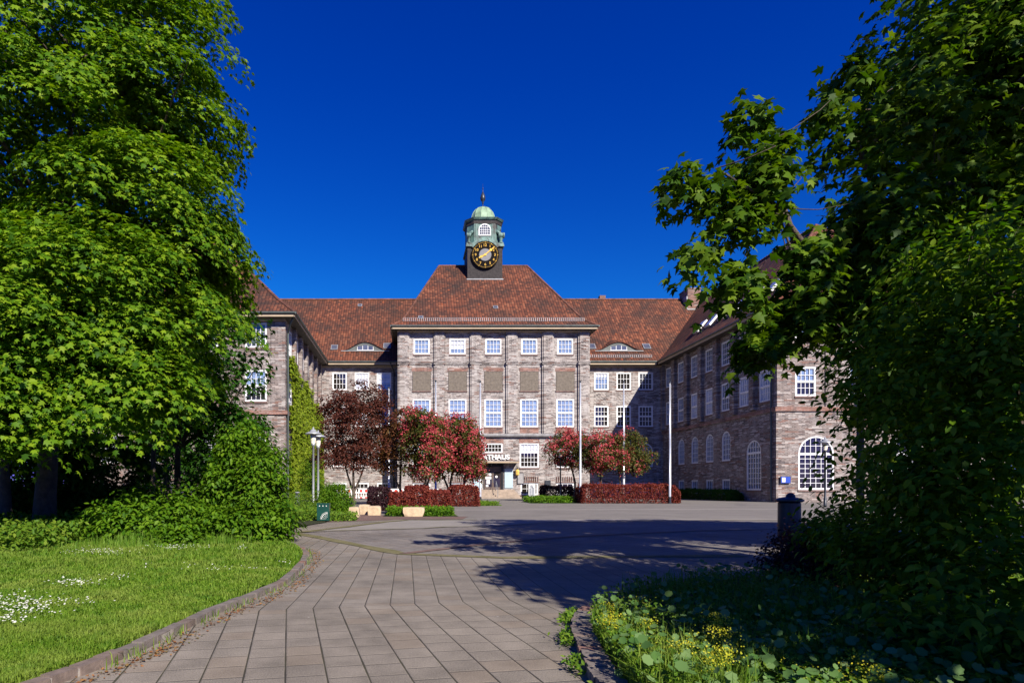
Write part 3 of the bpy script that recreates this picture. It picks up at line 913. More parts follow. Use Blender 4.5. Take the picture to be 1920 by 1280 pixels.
# ------------------------------------------------------------------ wings
def wing(side):
    """side +1: right wing, inner wall faces left; -1: left wing, inner wall faces right"""
    X = WR if side > 0 else WL
    Y0 = YR if side > 0 else YL
    nr = (-side, 0); rz = R(-90) * side
    L = DF - Y0
    W = 18.4
    inner = MB(); ops = []
    bays = [49.85 + 3.08 * k for k in range(7)] if side > 0 else [52.4 + 3.0 * k for k in range(6)]
    top = [(y - .8, y + .8, 12.5, 14.75) for y in bays]
    mid = [(y - .8, y + .8, 8.27, 10.88) for y in bays]
    low, base = [], []
    if side > 0:
        low = [(y - .75, y + .75, 3.63, 6.4, True) for y in bays[2:6]] + [(50.4, 52.6, .95, 5.23, True)]
        base = [(y - .7, y + .7, .55, 1.95) for y in bays[2:6]]
    else:
        low = [(y - .75, y + .75, 3.63, 6.4, True) for y in bays[1:5]]
    for q in top + mid + low + base:
        ops.append((q[0] - Y0, q[1] - Y0) + tuple(q[2:]))
    wall(inner, (X, Y0), (0, 1), nr, L, 0, 15.4, ops, 0.2)
    # front
    Xa, Xb = (X, X + W) if side > 0 else (X - W, X)
    if side > 0:
        fx = [31.65 + 4.3 * k for k in range(4)]
        fop = []
        for k, x in enumerate(fx):
            fop += [(x - .83, x + .83, 12.9, 14.8), (x - .83, x + .83, 8.5, 10.85)]
        fop += [(31.07, 33.93, 1.0, 5.3, True), (38.0, 40.8, 1.0, 5.3, True)]
    else:
        fx = [-13.0 - 4.1 * k for k in range(4)]
        fop = []
        for k, x in enumerate(fx):
            fop += [(x - .92, x + .92, 12.9, 15.0), (x - .92, x + .92, 8.4, 11.05), (x - .85, x + .85, 3.2, 5.6)]
    wall(inner, (Xa, Y0), (1, 0), (0, -1), W, 0, 15.4, [(q[0] - Xa, q[1] - Xa) + tuple(q[2:]) for q in fop], 0.2)
    wall(inner, (X + side * W, Y0), (0, 1), (side, 0), 88 - Y0, 0, 15.4, [], 0.2)
    # pilasters on the inner wall, corner pilasters on the front
    pys = [(bays[k] + bays[k + 1]) / 2 for k in range(len(bays) - 1)] + [bays[-1] + 1.55]
    for y in pys:
        a, c = sorted((X - side * 0.30, X + side * 0.05))
        inner.box(a, c, y - .36, y + .36, 7.75, 15.3)
    a, c = sorted((X + side * 0.004, X + side * 1.2))
    inner.box(a, c, Y0 - .10, Y0 + .05, 7.65, 15.2)
    for k in range(3):
        xm = (fx[k] + fx[k + 1]) / 2
        inner.box(xm - .6, xm + .6, Y0 - .10, Y0 + .05, 7.65, 15.2)
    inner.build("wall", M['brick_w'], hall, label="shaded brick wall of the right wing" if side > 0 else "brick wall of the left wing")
    sc_ = MB()
    a, c = sorted((X - side * 0.14, X - side * 0.003))
    sc_.box(a, c, Y0 - .14, DF, 7.3, 7.64)
    sc_.box(min(X, X + side * W), max(X, X + side * W), Y0 - .14, Y0 - .003, 7.3, 7.64)
    sc_.build("string_course", M['brick_red'], hall)
    pal = ['g_mid', 'g_dark', 'g_white', 'g_mid', 'g_dark', 'g_mid', 'g_white']
    for k, y in enumerate(bays):
        window(X + side * .06, y, 12.5, rz, 1.6, 2.25, 4, 4, ['g_mid', 'g_white', 'g_dark', 'g_dark', 'g_mid', 'g_mid', 'g_dark'][k])
        window(X + side * .06, y, 8.27, rz, 1.6, 2.61, 4, 4, ['g_white', 'g_white', 'g_mid', 'g_white', 'g_white', 'g_mid', 'g_dark'][k], bar=1.25)
    for q in low:
        w_, h_ = q[1] - q[0], q[3] - q[2]
        window(X + side * .08, (q[0] + q[1]) / 2, q[2], rz, w_, h_, 4 if w_ < 2 else 5, 4 if w_ < 2 else 7, 'g_mid', arch=True, bar=(h_ - w_ / 2) if w_ > 2 else None)
    for q in base:
        window(X + side * .08, (q[0] + q[1]) / 2, q[2], rz, q[1] - q[0], q[3] - q[2], 3, 2, 'g_dark')
    for q in fop:
        w_, h_ = q[1] - q[0], q[3] - q[2]
        ar = len(q) > 4
        if ar: window((q[0] + q[1]) / 2, Y0 + .06, q[2], 0, w_, h_, 6, 7, 'g_dark', arch=True, bar=h_ - w_ / 2)
        elif q[2] < 12 and q[2] > 8: window((q[0] + q[1]) / 2, Y0 + .06, q[2], 0, w_, h_, 4, 4, 'g_dark', bar=h_ / 2, blind=0.45, blind_mat='g_blue')  # blue upper strip: sky reflection painted into the pane colour
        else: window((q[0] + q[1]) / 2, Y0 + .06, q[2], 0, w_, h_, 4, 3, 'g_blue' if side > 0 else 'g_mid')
wing(1); wing(-1)
# ------------------------------------------------------------------ roofs
def quad_uv(pts, ed):
    """metres along the eave and up the slope"""
    o = Vector(pts[0]); e = Vector(ed).normalized()
    n = (Vector(pts[1]) - o).cross(Vector(pts[2]) - o).normalized()
    s = n.cross(e)
    if s.z < 0: s = -s
    return [((Vector(p) - o).dot(e) + 200, (Vector(p) - o).dot(s) + 200) for p in pts]

def hip_roof(mb, levels, ridge):
    """levels: rectangles (x0,x1,y0,y1,z) from the eave up; ridge: ((x,y,z),(x,y,z)) along x or y"""
    def rect(l): x0, x1, y0, y1, z = l; return [(x0, y0, z), (x1, y0, z), (x1, y1, z), (x0, y1, z)]
    E = [(1, 0, 0), (0, 1, 0), (-1, 0, 0), (0, -1, 0)]
    for a, c in zip(levels[:-1], levels[1:]):
        ra, rc = rect(a), rect(c)
        for k in range(4):
            q = [ra[k], ra[(k + 1) % 4], rc[(k + 1) % 4], rc[k]]
            mb.face(q, 0, quad_uv(q, E[k]))
    r = rect(levels[-1]); p, q2 = ridge
    if abs(p[0] - q2[0]) > abs(p[1] - q2[1]):
        fs = [[r[0], r[1], q2, p], [r[1], r[2], q2], [r[2], r[3], p, q2], [r[3], r[0], p]]
    else:
        fs = [[r[0], r[1], p], [r[1], r[2], q2, p], [r[2], r[3], q2], [r[3], r[0], p, q2]]
    for k, f in enumerate(fs): mb.face(f, 0, quad_uv(f, E[k]))
    return r

def ridge_line(mb, pts, r=0.13):
    """overlapping half-round ridge tiles along a line"""
    for a, c in zip(pts[:-1], pts[1:]):
        a, c = Vector(a), Vector(c)
        n = max(1, int((c - a).length / 0.42))
        for k in range(n):
            p, q = a.lerp(c, k / n), a.lerp(c, (k + 1.06) / n)
            mb.tube([p, q], [r * 1.12, r * 0.92], 8, 0)

roof = MB(); rd = MB(); rd2 = MB()
c0 = (HX - 11.15, HX + 11.15, 65.0, 86.6, 18.62)
c1 = (HX - 9.95, HX + 9.95, 66.3, 85.4, 19.55)
cr = ((HX - 5.5, 75.6, 28.9), (HX + 5.5, 75.6, 28.9))
r = hip_roof(roof, [c0, c1], cr)
roof.build("roof", M['tile'], hall, label="tall hipped red tile roof of the centre block")
ridge_line(rd, [(HX - 11.15, 65, 18.62), r[0], cr[0], cr[1], r[1], (HX + 11.15, 65, 18.62)])
rf = MB()
def range_roof(xa, xb):
    prof = [(69.15, 15.62), (70.85, 17.2), (78.5, 25.56), (88.0, 15.6)]
    for (y0, z0), (y1, z1) in zip(prof[:-1], prof[1:]):
        q = [(xa, y0, z0), (xb, y0, z0), (xb, y1, z1), (xa, y1, z1)]
        rf.face(q, 0, quad_uv(q, (1, 0, 0)))
range_roof(-20, 38)
rf.build("roof", M['tile'], hall, label="long red tile roof of the side ranges")
ridge_line(rd2, [(-19.5, 78.5, 25.6), (38, 78.5, 25.6)])
rd2.build("ridge_tiles", M['ridge'], hall); rd.build("ridge_tiles", M['ridge'], hall)
for side in (1, -1):
    wr = MB()
    X, Y0 = (WR, YR) if side > 0 else (WL, YL)
    xi, xo, xr = X - side * .95, X + side * 19.35, X + side * 9.0
    l0 = (min(xi, xo), max(xi, xo), Y0 - .95, 89.0, 15.62)
    l1 = (min(xi, xo) + 1.7, max(xi, xo) - 1.7, Y0 + .75, 87.3, 17.15)
    rg = ((xr, Y0 + 8.6, 25.9), (xr, 79.0, 25.9))
    r = hip_roof(wr, [l0, l1], rg)
    wr.build("roof", M['tile'], hall, label="red tile roof of the right wing" if side > 0 else "red tile roof of the left wing")
    rd = MB()
    ridge_line(rd, [(l0[0], l0[2], 15.62), r[0], rg[0], rg[1]])
    ridge_line(rd, [(l0[1], l0[2], 15.62), r[1], rg[0]])
    rd.build("ridge_tiles", M['ridge'], hall)

# eaves: dark soffit, cream fascia, gutter, for each roof
def eaves(x0, x1, y0, y1, z, wx0, wx1, wy0, sides, ends=True):
    s, f, g = MB(), MB(), MB()
    if 'f' in sides:
        s.box(x0 + .05, x1 - .05, y0 + .05, wy0 + .1, z - .34, z - .03)
        f.box(x0 + .1, x1 - .1, y0 + .012, y0 + .048, z - .36, z - .10)
        f.box(wx0 + .0, wx1 - .0, wy0 - .34, wy0 - .006, z - .52, z - .345)
        g.tube([(x0 - .02, y0 - .06, z - .05), (x1 + .02, y0 - .06, z - .05)], [.095, .095], 10)
    for sd, xx, wx in (('l', x0, wx0), ('r', x1, wx1)):
        if sd in sides:
            sg = 1 if sd == 'l' else -1
            a, c = sorted((xx + sg * .05, wx + sg * .1))
            s.box(a, c, wy0 + .102, y1, z - .34, z - .03)
            a, c = sorted((xx + sg * .012, xx + sg * .048))
            f.box(a, c, y0 + .06, y1, z - .36, z - .10)
            g.tube([(xx - sg * .06, y0 - .08, z - .05), (xx - sg * .06, y1, z - .05)], [.095, .095], 10)
    s.build("soffit", M['soffit'], hall); f.build("fascia", M['cream'], hall); g.build("gutter", M['gutter'], hall)
eaves(HX - 11.15, HX + 11.15, 65.0, 86.0, 18.62, CX0, CX1, DC, 'flr')
eaves(CX1 + .1, WR - .95, 69.15, 80, 15.62, CX1 + .1, WR, DF, 'f')
eaves(WL + .95, CX0 - .1, 69.15, 80, 15.62, WL, CX0 - .1, DF, 'f')
eaves(WR - .95, WR + 19.35, YR - .95, 69.1, 15.62, WR, WR + 18.4, YR, 'fl')
eaves(WL - 19.35, WL + .95, YL - .95, 69.1, 15.62, WL - 18.4, WL, YL, 'fr')

# snow guards
sg = MB()
def snow_guard(a, c, h=0.30):
    a, c = Vector(a), Vector(c)
    for z in (0.05, h): sg.tube([a + Vector((0, 0, z)), c + Vector((0, 0, z))], [.022, .022], 5)
    n = int((c - a).length / 0.22)
    for k in range(n + 1):
        p = a.lerp(c, k / n); sg.box(p.x - .02, p.x + .02, p.y - .012, p.y + .012, p.z, p.z + h)
snow_guard((HX - 9.9, 65.95, 19.35), (HX + 9.9, 65.95, 19.35), 0.36)
snow_guard((CX1 + 1.0, 69.75, 16.2), (WR - 1.4, 69.75, 16.2))
sg.build("snow_guard", M['guard'], hall)

# roof windows, eyebrow dormers, chimneys
def roof_window(px, py, w=0.75, h=0.75, roofkind='range', label=None):
    k = (PY0 - py) / F_PX
    if roofkind == 'range':   # slope through (70.85,17.2)-(78.5,25.56)
        sl = (25.56 - 17.2) / (78.5 - 70.85); y = (CAM_H - 17.2 + sl * 70.85) / (sl - k)
    else:
        sl = (28.9 - 19.55) / (75.6 - 66.3); y = (CAM_H - 19.55 + sl * 66.3) / (sl - k)
    z = CAM_H + k * y; x = (px - PX0) / F_PX * y
    up = Vector((0, 1, sl)).normalized(); n = Vector((0, -sl, 1)).normalized()
    c = Vector((x, y, z)) + n * .05
    mb = MB()
    mb.obox(c, (w / 2, 0, 0), up * (h / 2), n * .07)
    o = mb.build("roof_window", M['lead'], hall)
    g = MB(); g.obox(c + n * .075, (w / 2 - .08, 0, 0), up * (h / 2 - .08), n * .008)
    g.build("pane", M['g_mid'], o)
roof_window(627, 652, 0.8, 0.95); roof_window(1212, 650, 0.85, 1.0); roof_window(726, 649, 0.9, 1.0); roof_window(1109, 650, 0.9, 1.0)
roof_window(675, 573, 0.55, 0.55); roof_window(929, 577, 0.55, 0.6, 'c'); roof_window(789, 596, 0.55, 0.6, 'c')
def eyebrow(px, w):
    y0 = 70.85; x = (px - PX0) / F_PX * y0
    sl = (25.56 - 17.2) / (78.5 - 70.85)
    n = 28; H = 1.0
    t = MB(); front = []; back = []
    for k in range(n + 1):
        s = -1 + 2 * k / n
        hh = H * (0.5 + 0.5 * math.cos(math.pi * s)) ** 0.9
        front.append(Vector((x + s * w, y0 - .12, 17.22 + hh)))
        back.append(Vector((x + s * w * .95, y0 + hh / sl + 1.6 * (hh / H) + .05, 17.22 + hh + 1.6 * (hh / H) * sl * .62 + .0)))
    for k in range(n):
        q = [front[k], front[k + 1], back[k + 1], back[k]]
        t.face(q, 0, [(k * .2 + 100, 100), (k * .2 + 100.2, 100), (k * .2 + 100.2, 101.6), (k * .2 + 100, 101.6)])
    o = t.build("eyebrow_dormer", M['tile'], hall)
    f = MB()
    for k in range(n):
        a, c = front[k], front[k + 1]
        f.face([(a.x, y0 + .02, 17.2), (c.x, y0 + .02, 17.2), (c.x, y0 + .02, c.z - .03), (a.x, y0 + .02, a.z - .03)], 0)
    f.build("dormer_front", M['dormer'], o)
    g = MB()
    for s in (-1, 0, 1):
        g.box(x + s * .62 - .27, x + s * .62 + .27, y0 - .03, y0 + .015, 17.32, 17.32 + (0.56 if s == 0 else 0.42))
    g.build("dormer_pane", M['g_mid'], o)
    g = MB()
    g.box(x - 1.0, x + 1.0, y0 - .055, y0 - .031, 17.25, 17.31)
    for s in (-1.5, -.5, .5, 1.5): g.box(x + s * .62 - .03, x + s * .62 + .03, y0 - .05, y0 + .012, 17.28, 17.80 if abs(s) < 1 else 17.66)
    g.build("dormer_bar", M['white'], o)
    b_ = MB(); b_.box(x - w * 1.05, x + w * 1.05, y0 - .22, y0 - .02, 17.12, 17.2); b_.build("flashing", M['lead'], o)
eyebrow(685, 2.7); eyebrow(1160, 2.7)
ch = MB(); ch.box(35.45, 37.1, 77.1, 79.5, 22.5, 26.7); ch.box(35.38, 37.17, 77.03, 79.57, 26.5, 26.62)
ch.build("chimney", M['brick_ch'], hall, label="wide brick chimney at the right end of the ridge")
fl = MB(); fl.box(35.3, 37.25, 76.9, 77.09, 23.2, 23.95); fl.box(35.3, 35.44, 77.1, 79.0, 23.6, 25.6); fl.build("flashing", M['lead'], hall)
ch = MB(); ch.box(24.9, 25.65, 79.3, 80.0, 24.0, 26.4); ch.build("chimney", M['brick_ch'], hall, label="small square chimney behind the ridge")
# slanted roof windows on the inner slope of the right wing
sw = MB()
sl_ = (25.9 - 17.15) / 7.3
for k in range(6):
    y = 51.5 + 2.6 * k
    up = Vector((1, 0, sl_)).normalized(); n = Vector((-sl_, 0, 1)).normalized()
    c = Vector((31.0, y, 17.15 + (31.0 - 30.05) * sl_)) + n * .06
    w = MB(); w.obox(c, (0, .55, 0), up * .8, n * .09); o = w.build("roof_window", M['white'], hall)
    g = MB(); g.obox(c + n * .095, (0, .44, 0), up * .68, n * .01); g.build("pane", M['g_white'], o)

# drain pipes
dp = MB()
for x, y, zt in ((WR - .12, YR + .5, 15.0),):
    dp.tube([(x - .7, y, 15.45), (x - .1, y, 14.6), (x, y, 14.2), (x, y, 0)], [.075] * 4, 10)
dp.tube([(WL + .85, YL - .5, 15.5), (WL + .5, YL - .35, 14.9), (WL + .13, YL + .35, 14.2), (WL + .13, YL + .35, 0)], [.08] * 4, 10)
dp.build("drain_pipe", M['gutter'], hall)
for x, s_ in ((CX0 - .5, -1), (CX1 + .5, 1)):
    dp = MB()
    dp.tube([(x + s_ * .4, 69.1, 15.5), (x, 69.8, 14.6), (x, 69.85, 14.2), (x, 69.85, 0)], [.09] * 4, 10)
    dp.build("drain_pipe", M['darkgrey'], hall)

# ------------------------------------------------------------------ clock tower
TX, TY, TW = 9.01, 73.1, 2.12
tw = MB()
tw.box(TX - TW, TX + TW, TY, TY + 2 * TW, 24.5, 30.35)
tw.build("tower_shaft", M['slate'], hall)
fl = MB(); fl.box(TX - TW - .1, TX + TW + .1, TY - .12, TY - .004, 26.3, 26.42); fl.build("flashing", M['lead'], hall)
tl = MB()
tc_ = (TX, TY + TW, 0)
def octa(r, cut): return r, cut
def oct_prism(mb, hw, cham, z0, z1, mat=0, hw1=None, cham1=None):
    hw1 = hw if hw1 is None else hw1; cham1 = cham if cham1 is None else cham1
    def ring(h, c, z):
        return [(TX - h + c, tc_[1] - h, z), (TX + h - c, tc_[1] - h, z), (TX + h, tc_[1] - h + c, z), (TX + h, tc_[1] + h - c, z),
                (TX + h - c, tc_[1] + h, z), (TX - h + c, tc_[1] + h, z), (TX - h, tc_[1] + h - c, z), (TX - h, tc_[1] - h + c, z)]
    a, c = ring(hw, cham, z0), ring(hw1, cham1, z1)
    for k in range(8): mb.face([a[k], a[(k + 1) % 8], c[(k + 1) % 8], c[k]], mat)
    mb.face(a[::-1], mat); mb.face(c, mat)
oct_prism(tl, 2.08, 0.75, 30.36, 33.6)
oct_prism(tl, 2.14, 0.78, 33.12, 33.5, 1)
for s_ in (-1, 1):    # copper sheets standing proud beside the window, corner rolls
    tl.box(TX + s_ * 1.05 - .24, TX + s_ * 1.05 + .24, tc_[1] - 2.08 - .06, tc_[1] - 2.082, 31.0, 33.1)
    tl.box(TX + s_ * 1.12 - .02, TX + s_ * 1.12 + .02, tc_[1] - 2.08 - .12, tc_[1] - 2.142, 30.9, 33.1)
tl.build("tower_lantern", [M['copper'], M['slate']], hall)
tcn = MB()
oct_prism(tcn, 2.25, 0.9, 33.62, 33.82, 0, 2.40, 0.95)
oct_prism(tcn, 2.40, 0.95, 33.822, 33.96, 0, 1.75, 0.7)
tcn.build("lantern_cornice", M['copper'], hall)
td = MB()
prof = [(1.52, 0), (1.50, .55), (1.42, .95), (1.24, 1.4), (.95, 1.78), (.55, 2.02), (.22, 2.12), (.10, 2.15)]
td.lathe((TX, tc_[1], 33.92), prof, 12, 0, R(15))
for k in range(12):
    t = 2 * math.pi * k / 12 + R(15)
    td.tube([(TX + r_ * 1.01 * math.cos(t), tc_[1] + r_ * 1.01 * math.sin(t), 33.92 + z) for r_, z in prof], [.03] * len(prof), 5)
td.build("dome", M['dome'], hall)
fn = MB()
fn.lathe((TX, tc_[1], 36.0), [(.06, 0), (.05, .5), (.14, .58), (.08, .7), (.28, .95), (.33, 1.2), (.27, 1.5), (.13, 1.85), (.04, 2.05), (.03, 2.35), (.08, 2.42), (.02, 2.5), (.015, 3.0)], 12)
fn.build("finial", M['darkgrey'], hall, smooth=True)
# copper ledge with the arch over the clock, and the scrolls
tb = MB()
CZ, CR = 29.25, 1.62
for s_ in (-1, 1):
    a, c = sorted((TX + s_ * 1.45, TX + s_ * 2.3))
    tb.box(a, c, TY - .22, TY + .3, 30.30, 30.52)
    tb.box(a + .05, c - .05, TY - .12, TY + .3, 30.522, 30.75)
tb.box(TX - 2.3, TX - 2.122, TY + .31, TY + 2 * TW, 30.30, 30.52); tb.box(TX + 2.122, TX + 2.3, TY + .31, TY + 2 * TW, 30.30, 30.52)
for r0, r1, y0 in ((1.70, 1.92, -.24), (1.92, 2.12, -.14)):
    n = 16
    for k in range(n):
        a0 = R(32) + R(116) * k / n; a1 = R(32) + R(116) * (k + 1) / n
        q = [(TX + r0 * math.cos(a0), CZ + r0 * math.sin(a0)), (TX + r1 * math.cos(a0), CZ + r1 * math.sin(a0)), (TX + r1 * math.cos(a1), CZ + r1 * math.sin(a1)), (TX + r0 * math.cos(a1), CZ + r0 * math.sin(a1))]
        f0 = [(x, TY + y0, z) for x, z in q]; f1 = [(x, TY + .3, z) for x, z in q]
        tb.face(f0[::-1])
        for j in range(4): tb.face([f0[j], f0[(j + 1) % 4], f1[(j + 1) % 4], f1[j]])
tb.build("tower_ledge", M['copper'], hall)
for s_ in (-1, 1):
    sv = MB()
    x = TX + s_ * 1.95
    sv.tube([(x - .26, TY + .1, 31.72), (x + .26, TY + .1, 31.72)] if s_ < 0 else [(x - .30, TY + .1, 31.72), (x + .42, TY + .1, 31.72)], [.33, .33], 14)
    sv.lathe((x, TY + .1, 30.75), [(.30, 0), (.30, .12), (.16, .2), (.20, .42), (.26, .65)], 12)
    sv.tube([(TX + s_ * 1.45, TY + .05, 32.2), (TX + s_ * 1.62, TY + .05, 32.1), (TX + s_ * 1.8, TY + .08, 31.95)], [.16, .2, .22], 8)
    sv.build("scroll", M['copper'], hall, smooth=False)
window(TX - .03, tc_[1] - 2.08 - .06, 31.65, 0, 1.5, 1.45, 5, 2, 'g_mid', arch=True, label="round-arched white window in the copper lantern", sill=False)
# clock
cl = MB()
cl.tube([(TX, TY - .28, CZ), (TX, TY - .012, CZ)], [CR, CR], 48)
clock = cl.build("clock", M['clockblack'], hall)
def ring(mb, r0, r1, y0, y1, n=48, mat=0):
    for k in range(n):
        a0, a1 = 2 * math.pi * k / n, 2 * math.pi * (k + 1) / n
        P = lambda r_, a, y: (TX + r_ * math.cos(a), y, CZ + r_ * math.sin(a))
        mb.face([P(r0, a0, y0), P(r0, a1, y0), P(r1, a1, y0), P(r1, a0, y0)], mat)
        mb.face([P(r1, a0, y0), P(r1, a1, y0), P(r1, a1, y1), P(r1, a0, y1)], mat)
        mb.face([P(r0, a1, y0), P(r0, a0, y0), P(r0, a0, y1), P(r0, a1, y1)], mat)
cd = MB(); cd.tube([(TX, TY - .30, CZ), (TX, TY - .282, CZ)], [.74, .74], 40); cd.build("clock_centre", M['clockgrey'], clock)
cb = MB(); ring(cb, CR - .02, CR + .05, TY - .31, TY - .012); cb.build("clock_rim", M['clockblack'], clock)
ck = MB()
for k in range(60):
    a = R(6 * k); rr = 1.50
    hw = .014 if k % 5 else .028
    t_ = Vector((math.cos(a), 0, -math.sin(a))); rd_ = Vector((math.sin(a), 0, math.cos(a)))
    ck.obox(Vector((TX, TY - .29, CZ)) + rd_ * rr, t_ * hw, rd_ * (.05 if k % 5 else .07), (0, .008, 0))
def text_mesh(body, size, extrude, offset=0.0):
    cu = bpy.data.curves.new("lettering", 'FONT')
    cu.body = body; cu.size = size; cu.extrude = extrude; cu.offset = offset
    cu.align_x = 'CENTER'; cu.align_y = 'CENTER'
    ob = bpy.data.objects.new("lettering", cu); COL.objects.link(ob)
    dg = bpy.context.evaluated_depsgraph_get()
    me = bpy.data.meshes.new_from_object(ob.evaluated_get(dg))
    bpy.data.objects.remove(ob); bpy.data.curves.remove(cu)
    return me
for k in range(1, 13):
    a = R(30 * k)
    me = text_mesh(str(k), 0.44, 0.012, 0.002)
    bx = [v.co for v in me.vertices]
    mx = (min(v.x for v in bx) + max(v.x for v in bx)) / 2; mz = (min(v.y for v in bx) + max(v.y for v in bx)) / 2
    for p in me.polygons:
        ck.face([(TX + 1.16 * math.sin(a) + me.vertices[i].co.x - mx, TY - .295 - me.vertices[i].co.z, CZ + 1.16 * math.cos(a) + me.vertices[i].co.y - mz) for i in p.vertices])
    bpy.data.meshes.remove(me)
ck.build("numerals", M['gold'], clock)
for ang, ln, w in ((50, 1.42, .055), (243, 0.86, .075)):
    hd = MB(); a = R(ang); d = Vector((math.sin(a), 0, math.cos(a))); t_ = Vector((math.cos(a), 0, -math.sin(a)))
    c0_ = Vector((TX, TY - .34 - (.02 if ln > 1 else 0), CZ))
    hd.obox(c0_ + d * ln * .42, t_ * w, d * ln * .58, (0, .012, 0))
    hd.tube([c0_ + d * ln * .62 + Vector((0, -.013, 0)), c0_ + d * ln * .62 + Vector((0, .013, 0))], [.16, .16], 12)
    hd.tube([c0_ + Vector((0, -.015, 0)), c0_ + Vector((0, .015, 0))], [.14, .14], 12)
    hd.build("clock_hand", M['gold'], clock)

# lettering over the entrance
me = text_mesh("RATHAUS", 0.78, 0.05, 0.028)
me.name = "letters"; me.materials.append(M['wplastic'])
sign = bpy.data.objects.new("building_sign", me); COL.objects.link(sign)
sign.location = (9.1, DC - 0.10, 4.47); sign.rotation_euler = (R(90), 0, 0)
xs = [v.co.x for v in me.vertices]; sign.scale = (3.4 / (max(xs) - min(xs)), 0.92, 1)
meta(sign, "white capital letters RATHAUS above the entrance", "sign")

# ================================================================== foliage tools
SHAPES = {
    'maple': (np.array([(0, 0, 0), (.26, -.02, -.02), (.46, .10, -.09), (.30, .24, -.01), (.60, .56, -.12), (.22, .52, 0), (0, 1.0, -.14), (-.22, .52, 0), (-.60, .56, -.12), (-.30, .24, -.01), (-.46, .10, -.09), (-.26, -.02, -.02), (0, .34, .03)], float),
              [(12, i, (i + 1) % 12) for i in range(12)]),
    'maple3': (np.array([(0, 0, 0), (.48, .16, -.09), (.26, .30, 0), (.50, .60, -.10), (.16, .58, 0), (0, 1.0, -.12), (-.16, .58, 0), (-.50, .60, -.10), (-.26, .30, 0), (-.48, .16, -.09)], float),
               [(0, 1, 2), (2, 3, 4), (4, 5, 6), (6, 7, 8), (8, 9, 0), (0, 2, 4), (0, 4, 6), (0, 6, 8)]),
    'ovate': (np.array([(0, 0, 0), (.23, .28, .05), (.22, .60, .04), (0, 1.0, -.10), (-.22, .60, .04), (-.23, .28, .05), (0, .45, -.02)], float),
              [(0, 1, 6), (1, 2, 6), (2, 3, 6), (3, 4, 6), (4, 5, 6), (5, 0, 6)]),
    'lance': (np.array([(0, 0, 0), (.14, .35, .03), (0, 1.0, -.12), (-.14, .35, .03)], float), [(0, 1, 2), (0, 2, 3)]),
    'diamond': (np.array([(0, 0, 0), (.34, .48, .04), (0, 1.0, -.06), (-.34, .48, .04)], float), [(0, 1, 2), (0, 2, 3)]),
    'round': (np.array([(0, 0, -.05)] + [((.5 if k % 2 else .42) * math.sin(2 * math.pi * k / 14 + .22), .5 + (.5 if k % 2 else .42) * -math.cos(2 * math.pi * k / 14 + .22), .05 if k % 2 else .0) for k in range(14)] + [(0, .45, -.05)], float),
              [(15, 1 + k, 1 + (k + 1) % 14) for k in range(14)]),
    'disc': (np.array([(.5 * math.cos(2 * math.pi * k / 6), .5 * math.sin(2 * math.pi * k / 6), .03 * (k % 2)) for k in range(6)], float), [(0, 1, 2), (0, 2, 3), (0, 3, 4), (0, 4, 5)]),
}
def unit(a):
    return a / np.maximum(1e-9, np.linalg.norm(a, axis=-1, keepdims=True))

def tri_mesh(name, verts, faces, mat):
    me = bpy.data.meshes.new(name)
    nv, nf = len(verts), len(faces)
    me.vertices.add(nv); me.vertices.foreach_set("co", np.ascontiguousarray(verts, dtype=np.float32).ravel())
    me.loops.add(nf * 3); me.loops.foreach_set("vertex_index", np.ascontiguousarray(faces, dtype=np.int32).ravel())
    me.polygons.add(nf)
    me.polygons.foreach_set("loop_start", np.arange(0, nf * 3, 3, dtype=np.int32))
    me.polygons.foreach_set("loop_total", np.full(nf, 3, dtype=np.int32))
    me.materials.append(mat)
    me.update(calc_edges=True); me.validate()
    return me

def leaf_cloud(name, pos, nrm, size, shape, rng, mat, parent, tang=None, label=None):
    """one real little sheet per leaf"""
    T, Fc = SHAPES[shape]; Fc = np.array(Fc)
    n = len(pos)
    nrm = unit(nrm)
    rnd = rng.normal(size=(n, 3)) * (1.0 if tang is None else 0.45)
    t = rnd if tang is None else rnd + tang
    t = unit(t - nrm * np.sum(t * nrm, axis=1, keepdims=True))
    b = np.cross(t, nrm)
    sz = np.broadcast_to(np.asarray(size, float), (n,))[:, None, None]
    bend = rng.uniform(0.3, 1.6, (n, 1, 1))
    V = pos[:, None, :] + sz * (b[:, None, :] * T[None, :, 0:1] + t[:, None, :] * T[None, :, 1:2] + nrm[:, None, :] * T[None, :, 2:3] * bend)
    faces = (np.arange(n)[:, None, None] * len(T) + Fc[None]).reshape(-1, 3)
    off = np.array(origin(parent)) if parent is not None else np.zeros(3)
    me = tri_mesh(name, V.reshape(-1, 3) - off, faces, mat)
    o = put(bpy.data.objects.new(name, me), parent)
    if label: o["label"] = label
    return o

def noise3(p, s, seed=0):
    r = np.random.default_rng(seed)
    out = np.zeros(len(p))
    for k in range(6):
        w = r.normal(size=3) * s * (1 + .5 * k); ph = r.uniform(0, 6.28)
        out += np.sin(p @ w + ph) / (1 + .35 * k)
    return out / 2.6

def sprays(lobes, rng, inner=0.45, flat=0.9, seed=1):
    """twig-end positions and the facing of each twig's leaf layer, filling every lobe unevenly"""
    P, Nn = [], []
    for (c, r, n) in lobes:
        d = unit(rng.normal(size=(n, 3)))
        q = 1 - (1 - inner) * rng.random(n) ** 1.6
        q *= 1 + 0.16 * noise3(d * 2.2 + np.array(c), 1.6, seed)
        p = np.array(c) + d * np.array(r) * q[:, None]
        nn = unit(d / np.array(r)) * 0.55 + np.array([0, 0, flat])
        P.append(p); Nn.append(nn)
    P = np.concatenate(P); Nn = unit(np.concatenate(Nn))
    return P, Nn

